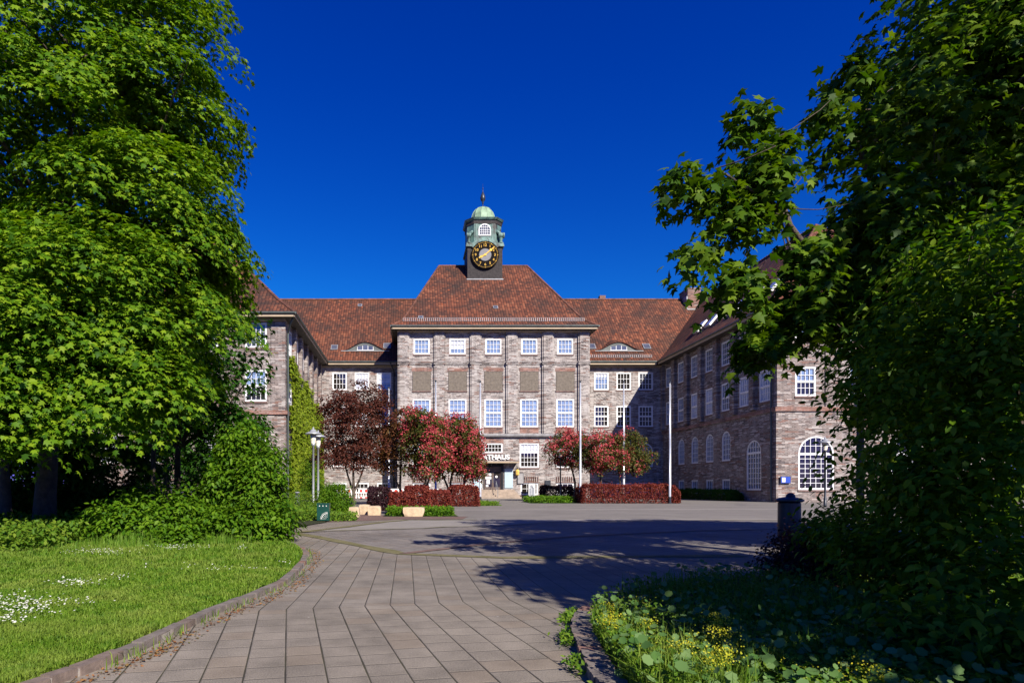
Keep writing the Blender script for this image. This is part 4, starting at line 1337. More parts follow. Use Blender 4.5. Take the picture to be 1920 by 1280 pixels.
def fill(P, Nn, m, rad, rng, droop=0.35, jit=0.42, thick=0.10):
    """m leaves for each twig: a drooping layer round its end"""
    n = len(P)
    a = rng.uniform(0, 2 * np.pi, (n, m)); rr = rad * np.sqrt(rng.random((n, m))) * rng.uniform(.6, 1.25, (n, 1))
    ref = unit(rng.normal(size=(n, 3)))
    u = unit(np.cross(Nn, ref)); v = np.cross(Nn, u)
    off = u[:, None, :] * (rr * np.cos(a))[..., None] + v[:, None, :] * (rr * np.sin(a))[..., None]
    pos = P[:, None, :] + off + Nn[:, None, :] * rng.normal(scale=thick, size=(n, m))[..., None]
    pos[..., 2] -= droop * rr ** 2 / max(rad, 1e-3)
    nr = Nn[:, None, :] + off * (0.3 / rad) + rng.normal(scale=jit, size=(n, m, 3))
    tg = off / rad + np.array([0, 0, -.55])
    return pos.reshape(-1, 3), nr.reshape(-1, 3), tg.reshape(-1, 3)

def limbs(mb, start, P, k, rng, r0=0.07, seg=6, sag=0.25):
    idx = rng.choice(len(P), min(k, len(P)), replace=False)
    for i in idx:
        e = Vector(P[i])
        near = sorted(start, key=lambda q: (Vector(q) - e).length + (0.8 if q[2] > e.z else 0))[:2]
        s = Vector(near[rng.integers(len(near))])
        m = s.lerp(e, .5) + Vector((rng.normal() * .15, rng.normal() * .15, -sag * (e - s).length * .25 + rng.normal() * .1)) * 1.0
        q = [s, s.lerp(m, .55) + Vector((0, 0, -.02)), m, m.lerp(e, .55) + Vector((rng.normal() * .06, rng.normal() * .06, .08)), e]
        l = min(1.6, max(.4, (e - s).length / 3))
        mb.tube(q, [r0 * l, r0 * .72 * l, r0 * .5 * l, r0 * .3 * l, r0 * .1], seg, 0, False)

def LP(px, py, d, rx, ry, rd, n):
    """a crown lobe: centre seen at (px,py) at distance d, its real half-sizes from the photo's scale there"""
    s = d / F_PX
    return (((px - PX0) * s, d, CAM_H + (PY0 - py) * s), (rx * s, rd, ry * s), n)

def plant(name, label, cat, base, lobes, leaf, mat, per, rad, size, seed, gap=(0.9, -0.75), trunks=None, bark='bark', nlimb=40, limb_r=0.05,
          droop=0.35, jit=0.42, inner=0.45, flat=0.9, group=None, thick=0.10, keep=None, crown_name="crown", blossom=None, trunk_name="trunk"):
    rng = np.random.default_rng(seed)
    root = thing(name, label, cat, base, group)
    P, Nn = sprays(lobes, rng, inner, flat, seed)
    msk = noise3(P, gap[0], seed + 9) > gap[1]
    P, Nn = P[msk], Nn[msk]
    if keep is not None:
        k = np.array([keep(*p) for p in P]); P, Nn = P[k], Nn[k]
    pos, nr, tg = fill(P, Nn, per, rad, rng, droop, jit, thick)
    good = pos[:, 2] > 0.03
    pos, nr, tg = pos[good], nr[good], tg[good]
    sz = size * rng.uniform(.65, 1.2, len(pos))
    crown = leaf_cloud(crown_name, pos, nr, sz, leaf, rng, mat, root, tg)
    mb = MB(); starts = []
    for tr in (trunks or [[(base[0], base[1], 0), (base[0], base[1], .3)]]):
        pts = [p[:3] for p in tr]
        rad_ = [p[3] if len(p) > 3 else limb_r for p in tr]
        mb.tube(pts, rad_, 12)
        starts += pts[max(1, len(pts) // 2):] if len(pts) > 2 else pts
    limbs(mb, starts, P, nlimb, rng, limb_r)
    mb.build(trunk_name, M[bark], root, smooth=True)
    if blossom:
        bm, bn, bs, bfrac = blossom
        sel = P[noise3(P, 1.3, seed + 3) > bfrac]
        selN = unit(sel - np.mean(P, axis=0)) + np.array([0, -.3, .2])
        bp, bnr, btg = fill(sel + selN * .22, unit(selN), bn, rad * .8, rng, .3, .9, .13)
        leaf_cloud("blossom", bp, bnr, bs * rng.uniform(.7, 1.2, len(bp)), 'disc', rng, bm, crown)
    return root

# ================================================================== trees and shrubs
# tall sycamore on the left: several leafy lobes in drooping layers
def taper(pts, r0, r1):
    n = len(pts) - 1
    return [(*p, r0 + (r1 - r0) * (k / n)) for k, p in enumerate(pts)]
bx, by = gp(82, 996)
plant("sycamore_tree", "huge bright green sycamore filling the left of the lawn with its layered crown", "tree", (bx, by, 0),
      [((-9.2, 15.2, 9.2), (4.9, 4.3, 6.0), 330), ((-8.6, 15.6, 13.2), (4.1, 4.0, 3.6), 200), ((-7.4, 13.6, 5.2), (3.7, 2.9, 2.2), 190),
       ((-9.4, 12.2, 4.6), (3.2, 2.2, 2.5), 150), ((-12.6, 13.5, 8.0), (3.8, 3.8, 6.2), 200), ((-6.6, 14.8, 8.0), (2.6, 3.0, 2.4), 110), ((-6.2, 15.4, 11.6), (2.1, 2.6, 2.2), 80), ((-6.3, 12.6, 3.5), (1.9, 1.5, 1.2), 90), ((-5.5, 15.0, 6.9), (1.2, 1.6, 1.4), 55), ((-8.3, 11.8, 3.1), (1.8, 1.4, 1.2), 70)],
      'maple3', M['maple_l'], 115, 0.74, 0.142, 11, (0.95, -0.45),
      trunks=[taper([(bx, by, -.1), (bx + .05, by, 1.0), (bx + .25, by - .1, 3.0), (bx + .5, by - .1, 5.5), (bx + .4, by, 8.5), (bx + .9, by, 12.5)], .33, .06),
              taper([(bx + .3, by, 3.6), (bx + 1.3, by + .2, 5.8), (bx + 1.9, by + .2, 9.0), (bx + 2.2, by, 12.0)], .17, .04),
              taper([(bx + .2, by, 3.2), (bx - 1.4, by - .6, 6.0), (bx - 2.0, by - .6, 9.5)], .16, .04)],
      nlimb=140, limb_r=.055, droop=.40, jit=.30, inner=.38, thick=.06, flat=.75)
bx, by = gp(14, 990)
plant("field_maple", "slimmer dark maple standing left of the huge sycamore at the photo edge", "tree", (bx, by, 0),
      [((-14.0, 19.5, 6.0), (4.0, 3.5, 4.5), 150), ((-11.0, 20.0, 10.5), (4.5, 3.0, 5.0), 150)], 'maple3', M['maple_l'], 42, 0.9, 0.21, 12,
      trunks=[taper([(bx, by, -.1), (bx - .1, by, 2), (bx - .6, by + .5, 6), (bx - .8, by + .8, 10)], .17, .05)], nlimb=50)
# slim dark stems and the shaded understorey behind
for k, (px, py, h, rr, lab) in enumerate(((285, 985, 7.0, .09, "thin dark tree stem under the sycamore, beside the pale wall panel"), (331, 985, 7.5, .13, "thicker dark tree stem rising between the shrubs under the sycamore"))):
    d = 19.5 + k; x = (px - PX0) / F_PX * d
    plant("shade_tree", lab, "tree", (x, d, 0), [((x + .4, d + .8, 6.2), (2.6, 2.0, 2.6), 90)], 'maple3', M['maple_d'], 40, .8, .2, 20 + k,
          trunks=[taper([(x, d, -.1), (x + .05, d, 2.5), (x + .2, d + .2, 6.5)], rr, .05)], nlimb=22, group="slim trees under the sycamore")
for k, (px, py, d, rx, ry, n, lab) in enumerate(((60, 900, 20, 120, 90, 110, "dark shaded shrub behind the sycamore trunk at the photo edge"),
                                                 (190, 890, 21, 110, 100, 110, "dark shaded shrub right behind the sycamore trunk"),
                                                 (430, 860, 20, 80, 110, 110, "tall dark shrub between the slim stems and the bright shrub"))):
    l = LP(px, py, d, rx, ry, 1.6, n)
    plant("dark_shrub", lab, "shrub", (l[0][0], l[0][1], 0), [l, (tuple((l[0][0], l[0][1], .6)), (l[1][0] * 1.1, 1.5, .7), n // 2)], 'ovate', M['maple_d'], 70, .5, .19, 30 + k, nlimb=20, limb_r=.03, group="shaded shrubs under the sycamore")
for x, y, lab in ((-15.0, 37.0, "leafy lime tree before the left wing, hidden behind the sycamore"), (-22.0, 36.0, "second lime tree before the left wing, further left"), (-29.0, 38.0, "lime tree beyond the left end of the left wing")):
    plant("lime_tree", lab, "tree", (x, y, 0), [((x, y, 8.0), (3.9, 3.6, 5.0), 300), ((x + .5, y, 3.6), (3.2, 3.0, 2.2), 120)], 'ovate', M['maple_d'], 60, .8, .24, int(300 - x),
          trunks=[taper([(x, y, -.1), (x, y, 3), (x + .2, y, 9)], .24, .06)], nlimb=40, group="lime trees before the left wing")
# bright shrubs at the lawn's back edge
l = [LP(487, 915, 14.2, 45, 75, .9, 110), LP(470, 985, 13.4, 80, 42, .8, 90), LP(455, 830, 15, 45, 40, .8, 45), LP(515, 985, 13.6, 22, 40, .5, 30), LP(500, 860, 14.2, 30, 30, .5, 24), LP(425, 900, 14.6, 40, 50, .6, 40)]
plant("bright_shrub", "tall bright green broad-leaved shrub at the right end of the lawn", "shrub", (l[0][0][0], 14.0, 0), l, 'ovate', M['shrub'], 50, .30, .125, 41, (2.2, -0.5), nlimb=40, limb_r=.025, droop=.5)
l = [LP(290, 965, 13.6, 110, 62, 1.0, 150), LP(215, 985, 13.0, 55, 40, .7, 50), LP(370, 985, 13.4, 70, 45, .8, 70), LP(330, 1010, 12.6, 60, 22, .5, 40)]
plant("bright_shrub", "low spreading bright green shrub in the middle of the lawn edge", "shrub", (l[0][0][0], 13.6, 0), l, 'ovate', M['shrub'], 50, .30, .12, 42, (2.2, -0.5), nlimb=40, limb_r=.025, droop=.5)

# norway maple reaching in from the right
d0 = 8.2
NM = [LP(1800, 170, 8.8, 165, 130, 1.3, 170), LP(1680, 250, 8.2, 95, 100, 0.9, 110), LP(1635, 400, 8.0, 105, 80, 0.9, 100), LP(1770, 420, 8.6, 150, 120, 1.2, 140),
      LP(1428, 325, 7.6, 52, 40, .4, 26), LP(1405, 222, 7.7, 26, 26, .2, 9), LP(1470, 258, 7.7, 24, 12, .2, 6), LP(1280, 330, 7.3, 30, 16, .2, 8), LP(1345, 350, 7.4, 34, 18, .2, 8), LP(1385, 390, 7.5, 60, 22, .35, 18),
      LP(1305, 460, 7.2, 24, 16, .2, 6), LP(1380, 515, 7.4, 55, 20, .3, 16), LP(1490, 485, 7.7, 55, 32, .5, 30), LP(1500, 570, 7.6, 70, 40, .6, 44), LP(1420, 640, 7.4, 34, 30, .3, 15), LP(1455, 600, 7.5, 45, 25, .3, 16),
      LP(1580, 550, 8.0, 85, 60, .8, 60), LP(1670, 590, 8.2, 95, 60, .8, 60), LP(1890, 50, 8.4, 80, 90, 1.0, 70), LP(1880, 320, 9.2, 120, 120, 1.1, 100), LP(1552, 200, 7.9, 22, 20, .25, 8), LP(1590, 130, 8.0, 26, 22, .3, 10), LP(1560, 290, 8.0, 40, 22, .3, 14),
      ((6.8, 7.4, 3.0), (1.3, .9, 1.2), 340), ((9.8, 8.6, 5.6), (1.8, 1.6, 2.6), 420), ((9.2, 9.0, 8.4), (2.1, 2.0, 1.8), 700), ((10.9, 8.4, 8.0), (2.4, 2.2, 2.2), 700)]
tx, ty = 7.9, 8.9
plant("norway_maple", "big dark green maple with large lobed leaves reaching into the sky on the right", "tree", (tx, ty, 0), NM,
      'maple', M['maple_r'], 19, .25, .142, 51, (1.5, -0.42),
      trunks=[taper([(tx, ty, -.1), (tx - .1, ty, 2.0), (tx - .2, ty, 4.0), (tx + .1, ty, 6.5), (tx + .5, ty, 9.3)], .2, .05),
              taper([(tx - .15, ty, 3.2), (tx - 1.6, ty - .4, 3.9), (tx - 2.8, ty - .9, 4.5), (tx - 3.4, ty - 1.2, 5.6)], .09, .02),
              taper([(tx - .1, ty, 3.8), (tx - 1.2, ty - .4, 5.0), (tx - 1.9, ty - .6, 6.4)], .08, .02),
              taper([(tx - 2.3, ty - .7, 4.2), (tx - 3.3, ty - 1.3, 4.8), (tx - 4.2, ty - 1.6, 5.1)], .04, .012)],
      nlimb=170, limb_r=.022, droop=1.2, jit=.5, inner=.1, flat=.7, thick=.10)
# unseen trees beyond the right edge, crowns shaped to shade bed and square
plant("unseen_shade_tree", "unseen crown lobes placed beyond the right edge to shade the planted bed", "tree", (6.0, 0.6, 0),
      [((5.4, 0.3, 2.5), (1.5, 1.7, 2.0), 160), ((6.5, 1.8, 1.4), (1.2, 1.6, 1.0), 90), ((5.75, 0.6, 5.8), (0.7, 1.5, 1.1), 110), ((8.6, 3.8, 8.5), (2.0, 1.4, 1.8), 50)], 'maple3', M['maple_r'], 36, .6, .2, 61,
      trunks=[taper([(6.0, .6, -.1), (6.0, .6, 1.5), (5.8, .5, 3.5), (6.2, 1.4, 6.5)], .14, .04)], nlimb=60)
plant("unseen_shade_tree", "tall maple further right beyond the edge, shading the paved square", "tree", (15.0, 7.0, 0),
      [((15, 7, 7.4), (4.0, 4.0, 3.9), 1000), ((18.5, 6, 7.4), (3.0, 3.5, 3.8), 300)], 'maple3', M['maple_r'], 34, .75, .22, 62,
      trunks=[taper([(15, 7, -.1), (15, 7, 4), (15, 7, 9.5)], .25, .06)], nlimb=60)
# ovate-leaved shrub in front of the maple
l = [LP(1800, 470, 5.6, 120, 90, .6, 75), LP(1880, 640, 5.2, 130, 150, .7, 110), LP(1720, 690, 5.8, 130, 130, .7, 120), LP(1830, 860, 5.2, 170, 140, .8, 150), LP(1635, 715, 6.4, 70, 75, .5, 55),
     LP(1715, 905, 6.0, 80, 90, .6, 80), LP(2010, 640, 5.6, 130, 220, .7, 110), LP(1575, 850, 6.6, 34, 60, .3, 5)]
plant("ovate_shrub", "tall shrub with glossy pointed leaves in front of the dark maple", "shrub", (5.3, 5.8, 0), l, 'ovate', M['pear'], 30, .24, .088, 71, (2.0, -0.5),
      trunks=[taper([(5.3, 5.8, -.1), (5.2, 5.8, 1.2), (5.1, 5.7, 2.6)], .05, .02), taper([(5.4, 5.7, -.1), (5.6, 5.5, 1.5), (5.4, 5.4, 3)], .045, .02)], nlimb=120, limb_r=.014, droop=.6, jit=.5, inner=.3)
l = [LP(1505, 1050, 8.0, 48, 58, .5, 130), LP(1575, 1075, 7.6, 90, 80, .7, 200), LP(1500, 1115, 7.4, 50, 45, .4, 90)]
plant("purple_shrub", "low dark purple-leaved shrub behind the bed, below the litter bin", "shrub", (l[0][0][0], 7.8, 0), l, 'diamond', M['purple'], 60, .22, .05, 72, nlimb=60, limb_r=.012, jit=.7)
l = [LP(1610, 985, 7.0, 110, 45, .6, 70), LP(1720, 1040, 5.6, 130, 60, .6, 90), LP(1640, 1090, 5.2, 60, 40, .3, 30), LP(1850, 1060, 4.6, 140, 90, .6, 100)]
plant("green_shrub", "spreading dark green shrub at the right edge of the bed", "shrub", (4.8, 5.4, 0), l, 'ovate', M['pear'], 32, .24, .095, 73, nlimb=50, limb_r=.012, droop=.6, jit=.5)
l = [LP(1760, 1180, 3.9, 130, 60, .4, 60), LP(1860, 1230, 3.6, 120, 70, .4, 60)]
plant("green_shrub", "low leafy shoots in the bottom right corner of the bed", "shrub", (3.6, 3.8, 0), l, 'ovate', M['pear'], 24, .22, .085, 74, nlimb=40, limb_r=.01, droop=.6, jit=.55)

# copper maple and hawthorns in the forecourt
def T(px, d): return (px - PX0) / F_PX * d
def small_tree(name, label, px, d, lobes, mat, seed, group, blossom=None, per=46, size=.17, stems=1, leafshape='diamond', h=2.6, r=.10):
    x = T(px, d); rng = random.Random(seed)
    tr = [taper([(x, d, -.1), (x + rng.uniform(-.1, .1), d, h * .55), (x + rng.uniform(-.3, .3), d, h), (x + rng.uniform(-.4, .4), d, h + 1.5)], r, r * .4)]
    for s in range(stems - 1):
        o = rng.choice((-1, 1)) * rng.uniform(.5, .9)
        tr.append(taper([(x, d, h * .35), (x + o * .6, d + .1, h * .75), (x + o * 1.3, d, h + .8)], r * .8, r * .35))
    return plant(name, label, "tree", (x, d, 0), lobes, leafshape, mat, per, .5, size, seed, trunks=tr, nlimb=45, limb_r=.03, blossom=blossom, group=group, jit=.7, droop=.3, inner=.35)
L = LP
small_tree("copper_maple", "open dark copper-leaved maple with forked trunk beside the ivy wall", 663, 40, [L(665, 800, 40, 66, 62, 2.4, 160), L(640, 760, 40, 36, 40, 1.5, 60), L(690, 755, 40, 40, 40, 1.5, 70), L(660, 850, 40, 70, 30, 2.0, 90)], M['copperleaf'], 81, None, per=52, size=.16, stems=3, h=2.4, r=.11)
small_tree("redbrown_hawthorn", "red-brown crown between the copper maple and the pink hawthorns", 752, 41, [L(752, 825, 41, 52, 56, 2.0, 130), L(728, 850, 41, 34, 36, 1.4, 50), L(770, 800, 41, 34, 36, 1.4, 50)], M['brownleaf'], 82, None, per=46, stems=2)
HG = "pink-flowering hawthorns in the forecourt"
BL = (M['blossom'], 40, .10, -0.30)
small_tree("hawthorn_tree", "leftmost pink hawthorn with large crown before the brick front", 797, 39, [L(800, 830, 39, 44, 56, 1.8, 110), L(790, 795, 39, 30, 30, 1.2, 36), L(795, 870, 39, 36, 24, 1.4, 45)], M['hawleaf'], 83, HG, BL, stems=2)
small_tree("hawthorn_tree", "pink hawthorn in the middle of the left row, its crown tallest", 843, 41, [L(838, 825, 41, 44, 52, 1.9, 110), L(850, 870, 41, 36, 26, 1.4, 45)], M['hawleaf'], 84, HG, BL, stems=2)
small_tree("hawthorn_tree", "pink hawthorn whose twigs cover the first letters over the entrance", 872, 40, [L(876, 842, 40, 29, 44, 1.6, 90), L(886, 878, 40, 20, 16, 1.0, 24), L(865, 805, 40, 22, 26, 1.0, 26)], M['hawleaf'], 85, HG, BL)
small_tree("hawthorn_tree", "small pink hawthorn behind the grey lamp, right of the entrance path", 1077, 51, [L(1062, 845, 51, 36, 36, 1.8, 90), L(1075, 822, 51, 30, 18, 1.2, 30)], M['hawleaf'], 86, HG, BL, h=3.0)
small_tree("hawthorn_tree", "pink hawthorn on a pale trunk above the red hedge", 1129, 48, [L(1128, 842, 48, 48, 34, 2.0, 120), L(1110, 862, 48, 30, 24, 1.3, 40)], M['hawleaf'], 87, HG, BL, h=2.6)
small_tree("hawthorn_tree", "rightmost hawthorn with more green among its pink flowers", 1164, 49, [L(1178, 850, 49, 40, 36, 1.9, 100), L(1196, 862, 49, 24, 20, 1.0, 30), L(1180, 820, 49, 22, 18, 1.0, 20)], M['hawleaf'], 88, HG, (M['blossom'], 22, .10, 0.05), h=2.6)

# hedges and low shrubs
def hedge(name, label, cat, boxes, mat, leaf, size, dens_, seed, group=None, second=None):
    """clipped shrub: leaves through the outer shell of rounded boxes, twigs inside"""
    rng = np.random.default_rng(seed)
    x0 = np.mean([(b[0] + b[1]) / 2 for b in boxes]); y0 = np.mean([(b[2] + b[3]) / 2 for b in boxes])
    root = thing(name, label, cat, (x0, y0, 0), group)
    P = []
    for (a, b_, c, d, z) in boxes:
        n = int(2.6 * dens_ * ((b_ - a) * z * 2 + (b_ - a) * (d - c) + (d - c) * z * 2))
        q = rng.random((n, 3)) * np.array([b_ - a, d - c, z]) + np.array([a, c, 0])
        # push towards the nearest shell face
        f = rng.integers(0, 5, n); dep = rng.random(n) ** 2 * .22
        q[f == 0, 1] = c + dep[f == 0]; q[f == 1, 1] = d - dep[f == 1]; q[f == 2, 0] = a + dep[f == 2]; q[f == 3, 0] = b_ - dep[f == 3]; q[f == 4, 2] = z - dep[f == 4]
        rr_ = (q[:, 2] / z) ** 3
        q[:, 0] += (((a + b_) / 2) - q[:, 0]) * rr_ * .10; q[:, 1] += (((c + d) / 2) - q[:, 1]) * rr_ * .22
        q[:, 2] *= 1 + .10 * noise3(q * np.array([1, 1, .2]), 1.7, seed) + np.where(rng.random(n) < .04, rng.random(n) * .14, 0)
        q[:, 1] += .10 * noise3(q, 1.8, seed + 2)
        q[:, 0] += .08 * noise3(q, 2.0, seed + 4)
        P.append(q)
    P = np.concatenate(P); P = P[P[:, 2] > .02]
    nr = unit(P - np.array([x0, y0, .3]) * np.array([1, 1, 1])) * .5 + rng.normal(scale=.7, size=P.shape) + np.array([0, -.2, .3])
    leaf_cloud("foliage", P, nr, size * rng.uniform(.6, 1.3, len(P)), leaf, rng, mat, root)
    mb = MB()
    for k in range(26):
        a, b_, c, d, z = boxes[k % len(boxes)]
        x, y = rng.uniform(a + .1, b_ - .1), rng.uniform(c + .1, d - .1)
        mb.tube([(x, y, -.02), (x + rng.normal() * .1, y, z * .5), (x + rng.normal() * .2, y + rng.normal() * .1, z * .93)], [.022, .014, .005], 5)
    mb.build("stem", M['bark'], root)
    return root
hedge("barberry_hedge", "long clipped red barberry hedge on the right of the forecourt", "hedge", [(12.8, 20.2, 45.0, 47.2, 1.42)], M['barberry'], 'diamond', .11, 190, 91)
hedge("barberry_hedge", "dark shaded barberry hedge beside the entrance path lamp", "hedge", [(11.8, 14.6, 53.5, 55.5, 1.25)], M['purple'], 'diamond', .12, 150, 92)  # darker leaf colour stands in for the shade on this hedge
hedge("barberry_hedge", "rounded red barberry hedge behind the flat boulder", "hedge", [(-1.0, .1, 27.5, 29.2, .95), (-.3, .9, 27.4, 29.6, 1.22), (.7, 1.85, 27.8, 29.6, 1.05)], M['barberry'], 'diamond', .085, 330, 93)
hedge("barberry_hedge", "red barberry hedge by the left flagpole at the path corner", "hedge", [(2.6, 4.35, 38.0, 40.2, 1.25)], M['barberry'], 'diamond', .10, 230, 94)
hedge("barberry_hedge", "dark end of the hedge in shade behind the stone blocks", "hedge", [(-2.25, -1.1, 31.0, 33.5, 1.15)], M['purple'], 'diamond', .10, 220, 95)  # shade put into the leaf colour, darker than the lit hedges
l = [LP(630, 935, 29, 30, 30, .8, 70), LP(612, 950, 28, 16, 22, .5, 24), LP(645, 955, 28, 20, 16, .5, 24)]
plant("feathery_shrub", "round feathery green shrub behind the green litter bin", "shrub", (l[0][0][0], 28.8, 0), l, 'lance', M['shrub'], 90, .3, .16, 96, nlimb=20, limb_r=.02, jit=.8)
l = [LP(560, 945, 27, 34, 26, 1.0, 60), LP(580, 955, 24.5, 28, 16, .7, 40), LP(545, 962, 22.5, 26, 14, .6, 40)]
plant("wild_shrub", "yellow-green scrub around the grey bollard below the ivy wall", "shrub", (l[0][0][0], 26, 0), l, 'lance', M['nettle'], 60, .35, .14, 97, nlimb=20, limb_r=.02, jit=.8)
l = [LP(582, 900, 33, 14, 40, .8, 40), LP(600, 920, 33, 16, 26, .8, 30)]
plant("wild_shrub", "tall loose scrub between the ivy wall and the two lamps", "shrub", (l[0][0][0], 33, 0), l, 'lance', M['shrub'], 60, .4, .15, 98, nlimb=20, limb_r=.02, jit=.8)
def ground_cover(name, label, poly_fn, n, mat, leaf, size, seed, zmax, kind="stuff"):
    rng = np.random.default_rng(seed)
    P = poly_fn(rng, n)
    P[:, 2] = P[:, 2] + rng.random(len(P)) ** 1.3 * zmax
    nr = rng.normal(scale=.5, size=P.shape) + np.array([0, -.25, .8])
    o = leaf_cloud(name, P, nr, size * rng.uniform(.5, 1.3, len(P)), leaf, rng, mat, None)
    return meta(o, label, name.replace("_", " "), None, kind)
def rect_fn(x0, x1, y0, y1):
    def f(rng, n):
        q = np.stack([rng.uniform(x0, x1, n), rng.uniform(y0, y1, n), np.zeros(n)], 1)
        u = (q[:, 0] - (x0 + x1) / 2) / (x1 - x0) * 2; v = (q[:, 1] - (y0 + y1) / 2) / (y1 - y0) * 2
        return q[(np.abs(u) ** 4 + np.abs(v) ** 4) < .85 + .25 * noise3(q, 2.2, int(n))]
    return f
ground_cover("ground_cover", "low bright green ground cover around the flat boulder", rect_fn(-1.1, 1.95, 25.2, 27.6), 5200, M['shrub'], 'ovate', .11, 101, .38)
ground_cover("ground_cover", "low bright green ground cover beside the green litter bin", rect_fn(-3.5, -2.0, 21.6, 24.0), 2200, M['nettle'], 'ovate', .10, 102, .28)
ground_cover("ground_cover", "weeds along the kerb left of the green litter bin", rect_fn(-5.4, -3.45, 21.0, 24.0), 3000, M['nettle'], 'ovate', .10, 103, .45)
ground_cover("ground_cover", "green verge and low plants under the right hawthorns", rect_fn(9.2, 12.75, 45.5, 51.0), 5200, M['shrub'], 'ovate', .16, 104, .5)
ground_cover("ground_cover", "small grass patch at the foot of the flagpole by the path", rect_fn(4.3, 6.0, 39.5, 43.5), 1700, M['nettle'], 'lance', .18, 105, .25)
sheet("verge_soil", [(9.0, 45.3), (12.8, 45.3), (12.8, 52), (9.6, 52)], 0.008, M['turf'])
sheet("verge_soil", [(4.3, 39.3), (6.1, 40.0), (6.0, 43.7), (4.3, 43.7)], 0.008, M['turf'])
sheet("verge_soil", [(-1.15, 25.1), (2.0, 25.1), (2.0, 30.0), (-1.15, 30.0)], 0.010, M['soil'])
hedge("hydrangea_hedge", "low leafy border with pale flowers along the right wing wall", "hedge", [(27.6, 29.0, 52.5, 63.0, .95)], M['maple_d'], 'ovate', .16, 70, 106)

# ivy on the left wing's inner wall
def ivy():
    rng = np.random.default_rng(111)
    root = thing("ivy", "bright green ivy climbing the inner wall of the left wing", "climbing plant", (WL + .05, 58, 0))
    n = 62000
    y = rng.uniform(51.6, 69.6, n); z = rng.uniform(0, 15.2, n)
    q = np.stack([np.zeros(n), y, z], 1)
    nz = noise3(np.stack([y * 0, y * .55, z * .12], 1), 1.0, 4) + .6 * noise3(np.stack([y * 0, y * 1.6, z * .5], 1), 1.0, 5)
    lim = 13.2 - .28 * (y - 51.6) + 1.6 * nz
    ok = (z < lim) & (nz > -1.0)
    for k in range(6):
        yc = 52.4 + 3.0 * k
        for (a, b_) in ((12.5, 14.75), (8.27, 10.88), (3.63, 6.4)):
            ok &= ~((np.abs(y - yc) < .68) & (z > a + .1) & (z < b_ - .1))
    q = q[ok]
    q[:, 0] = WL + .08 + rng.random(len(q)) * .42
    nr = np.array([1.0, -.35, .55]) + rng.normal(scale=.45, size=q.shape)
    tg = np.tile(np.array([0, 0, -1.0]), (len(q), 1))
    leaf_cloud("foliage", q, nr, .25 * rng.uniform(.6, 1.25, len(q)), 'maple3', rng, M['ivy'], root, tg)
    mb = MB()
    for k in range(22):
        yy = 52.2 + k * .78
        pts = [(WL + .06, yy + .25 * math.sin(k * 1.7 + j * .9), j * 1.6) for j in range(8 - k // 6)]
        mb.tube(pts, [.03 * (1 - .1 * j) for j in range(len(pts))], 5)
    mb.build("stem", M['bark'], root)
ivy()

# ------------------------------------------------------------------ lawn grass, daisies, bed plants
def inside(poly, x, y):
    poly = np.asarray(poly); r = np.zeros(len(x), bool)
    j = len(poly) - 1
    for i in range(len(poly)):
        xi, yi = poly[i]; xj, yj = poly[j]
        c = ((yi > y) != (yj > y)) & (x < (xj - xi) * (y - yi) / (yj - yi + 1e-12) + xi)
        r ^= c; j = i
    return r
def scatter(poly, n, rng, x0, x1, y0, y1, power=1.6):
    """more plants per square metre close by, where each one shows"""
    t = rng.random(n)
    y = (y0 ** (1 - power) + t * (y1 ** (1 - power) - y0 ** (1 - power))) ** (1 / (1 - power))
    x = rng.uniform(-1, 1, n)
    xa = np.maximum(x0, -0.95 * y - 1.0); xb = np.minimum(x1, 1.06 * y + .3)
    x = xa + (x + 1) / 2 * (xb - xa)
    k = inside(poly, x, y)
    return x[k], y[k]
def blades(name, label, x, y, h, w, mat, rng, lean=.35, z0=0.045, kind="stuff", cat="grass"):
    n = len(x)
    a = rng.uniform(0, 2 * np.pi, n); d = np.stack([np.cos(a), np.sin(a), np.zeros(n)], 1)
    side = np.stack([-d[:, 1], d[:, 0], np.zeros(n)], 1)
    b = np.stack([x, y, np.full(n, z0)], 1)
    ln = (rng.random(n) * lean)[:, None]
    h = h[:, None]; w = w[:, None]
    m = b + np.array([0, 0, .58]) * h + d * ln * h * .35
    t = b + np.array([0, 0, 1.0]) * h * (1 - ln * .35) + d * ln * h * 1.1
    V = np.stack([b - side * w, b + side * w, m + side * w * .75, m - side * w * .75, t], 1)
    F = np.array([(0, 1, 2), (0, 2, 3), (3, 2, 4)])
    faces = (np.arange(n)[:, None, None] * 5 + F[None]).reshape(-1, 3)
    me = tri_mesh(name, V.reshape(-1, 3), faces, mat)
    o = bpy.data.objects.new(name, me); COL.objects.link(o)
    return meta(o, label, cat, None, kind)
rng = np.random.default_rng(201)
GP = [(p[0] - .065, p[1] + .01) for p in LAWN_S] + [(-14.0, 14.6), (-14.0, 1.0)]
x, y = scatter(GP, 430000, rng, -13.5, -1.5, 2.6, 14.0, 1.7)
pt = noise3(np.stack([x, y, x * 0], 1), 1.7, 7)
h = (.055 + .02 * pt) * rng.uniform(.5, 1.4, len(x)) * np.where(y > 9, 1.3, 1.0)
blades("lawn_grass", "short sunlit lawn grass left of the path", x, y, np.maximum(.02, h), .0022 + .00055 * y, M['grass'], rng, .8)
x, y = scatter([(-12, 10.8), (-4.2, 11.6), (-3.2, 12.4), (-3.4, 14), (-12, 14)], 16000, rng, -12, -3, 10.8, 14.0, 1.2)
tn = noise3(np.stack([x, y, x * 0], 1), 1.6, 8); k = (tn + .5 * rng.random(len(x)) > .25) & (y > 11.4 + .5 * np.sin(x * 2.3) + .3 * np.sin(x * 5.1))
blades("tall_grass", "tall unmown grass in front of the bright shrubs", x[k], y[k], rng.uniform(.10, .26, k.sum()) * (1 + .6 * np.clip(tn[k], 0, 1)), np.full(k.sum(), .006), M['tallgrass'], rng, .5)
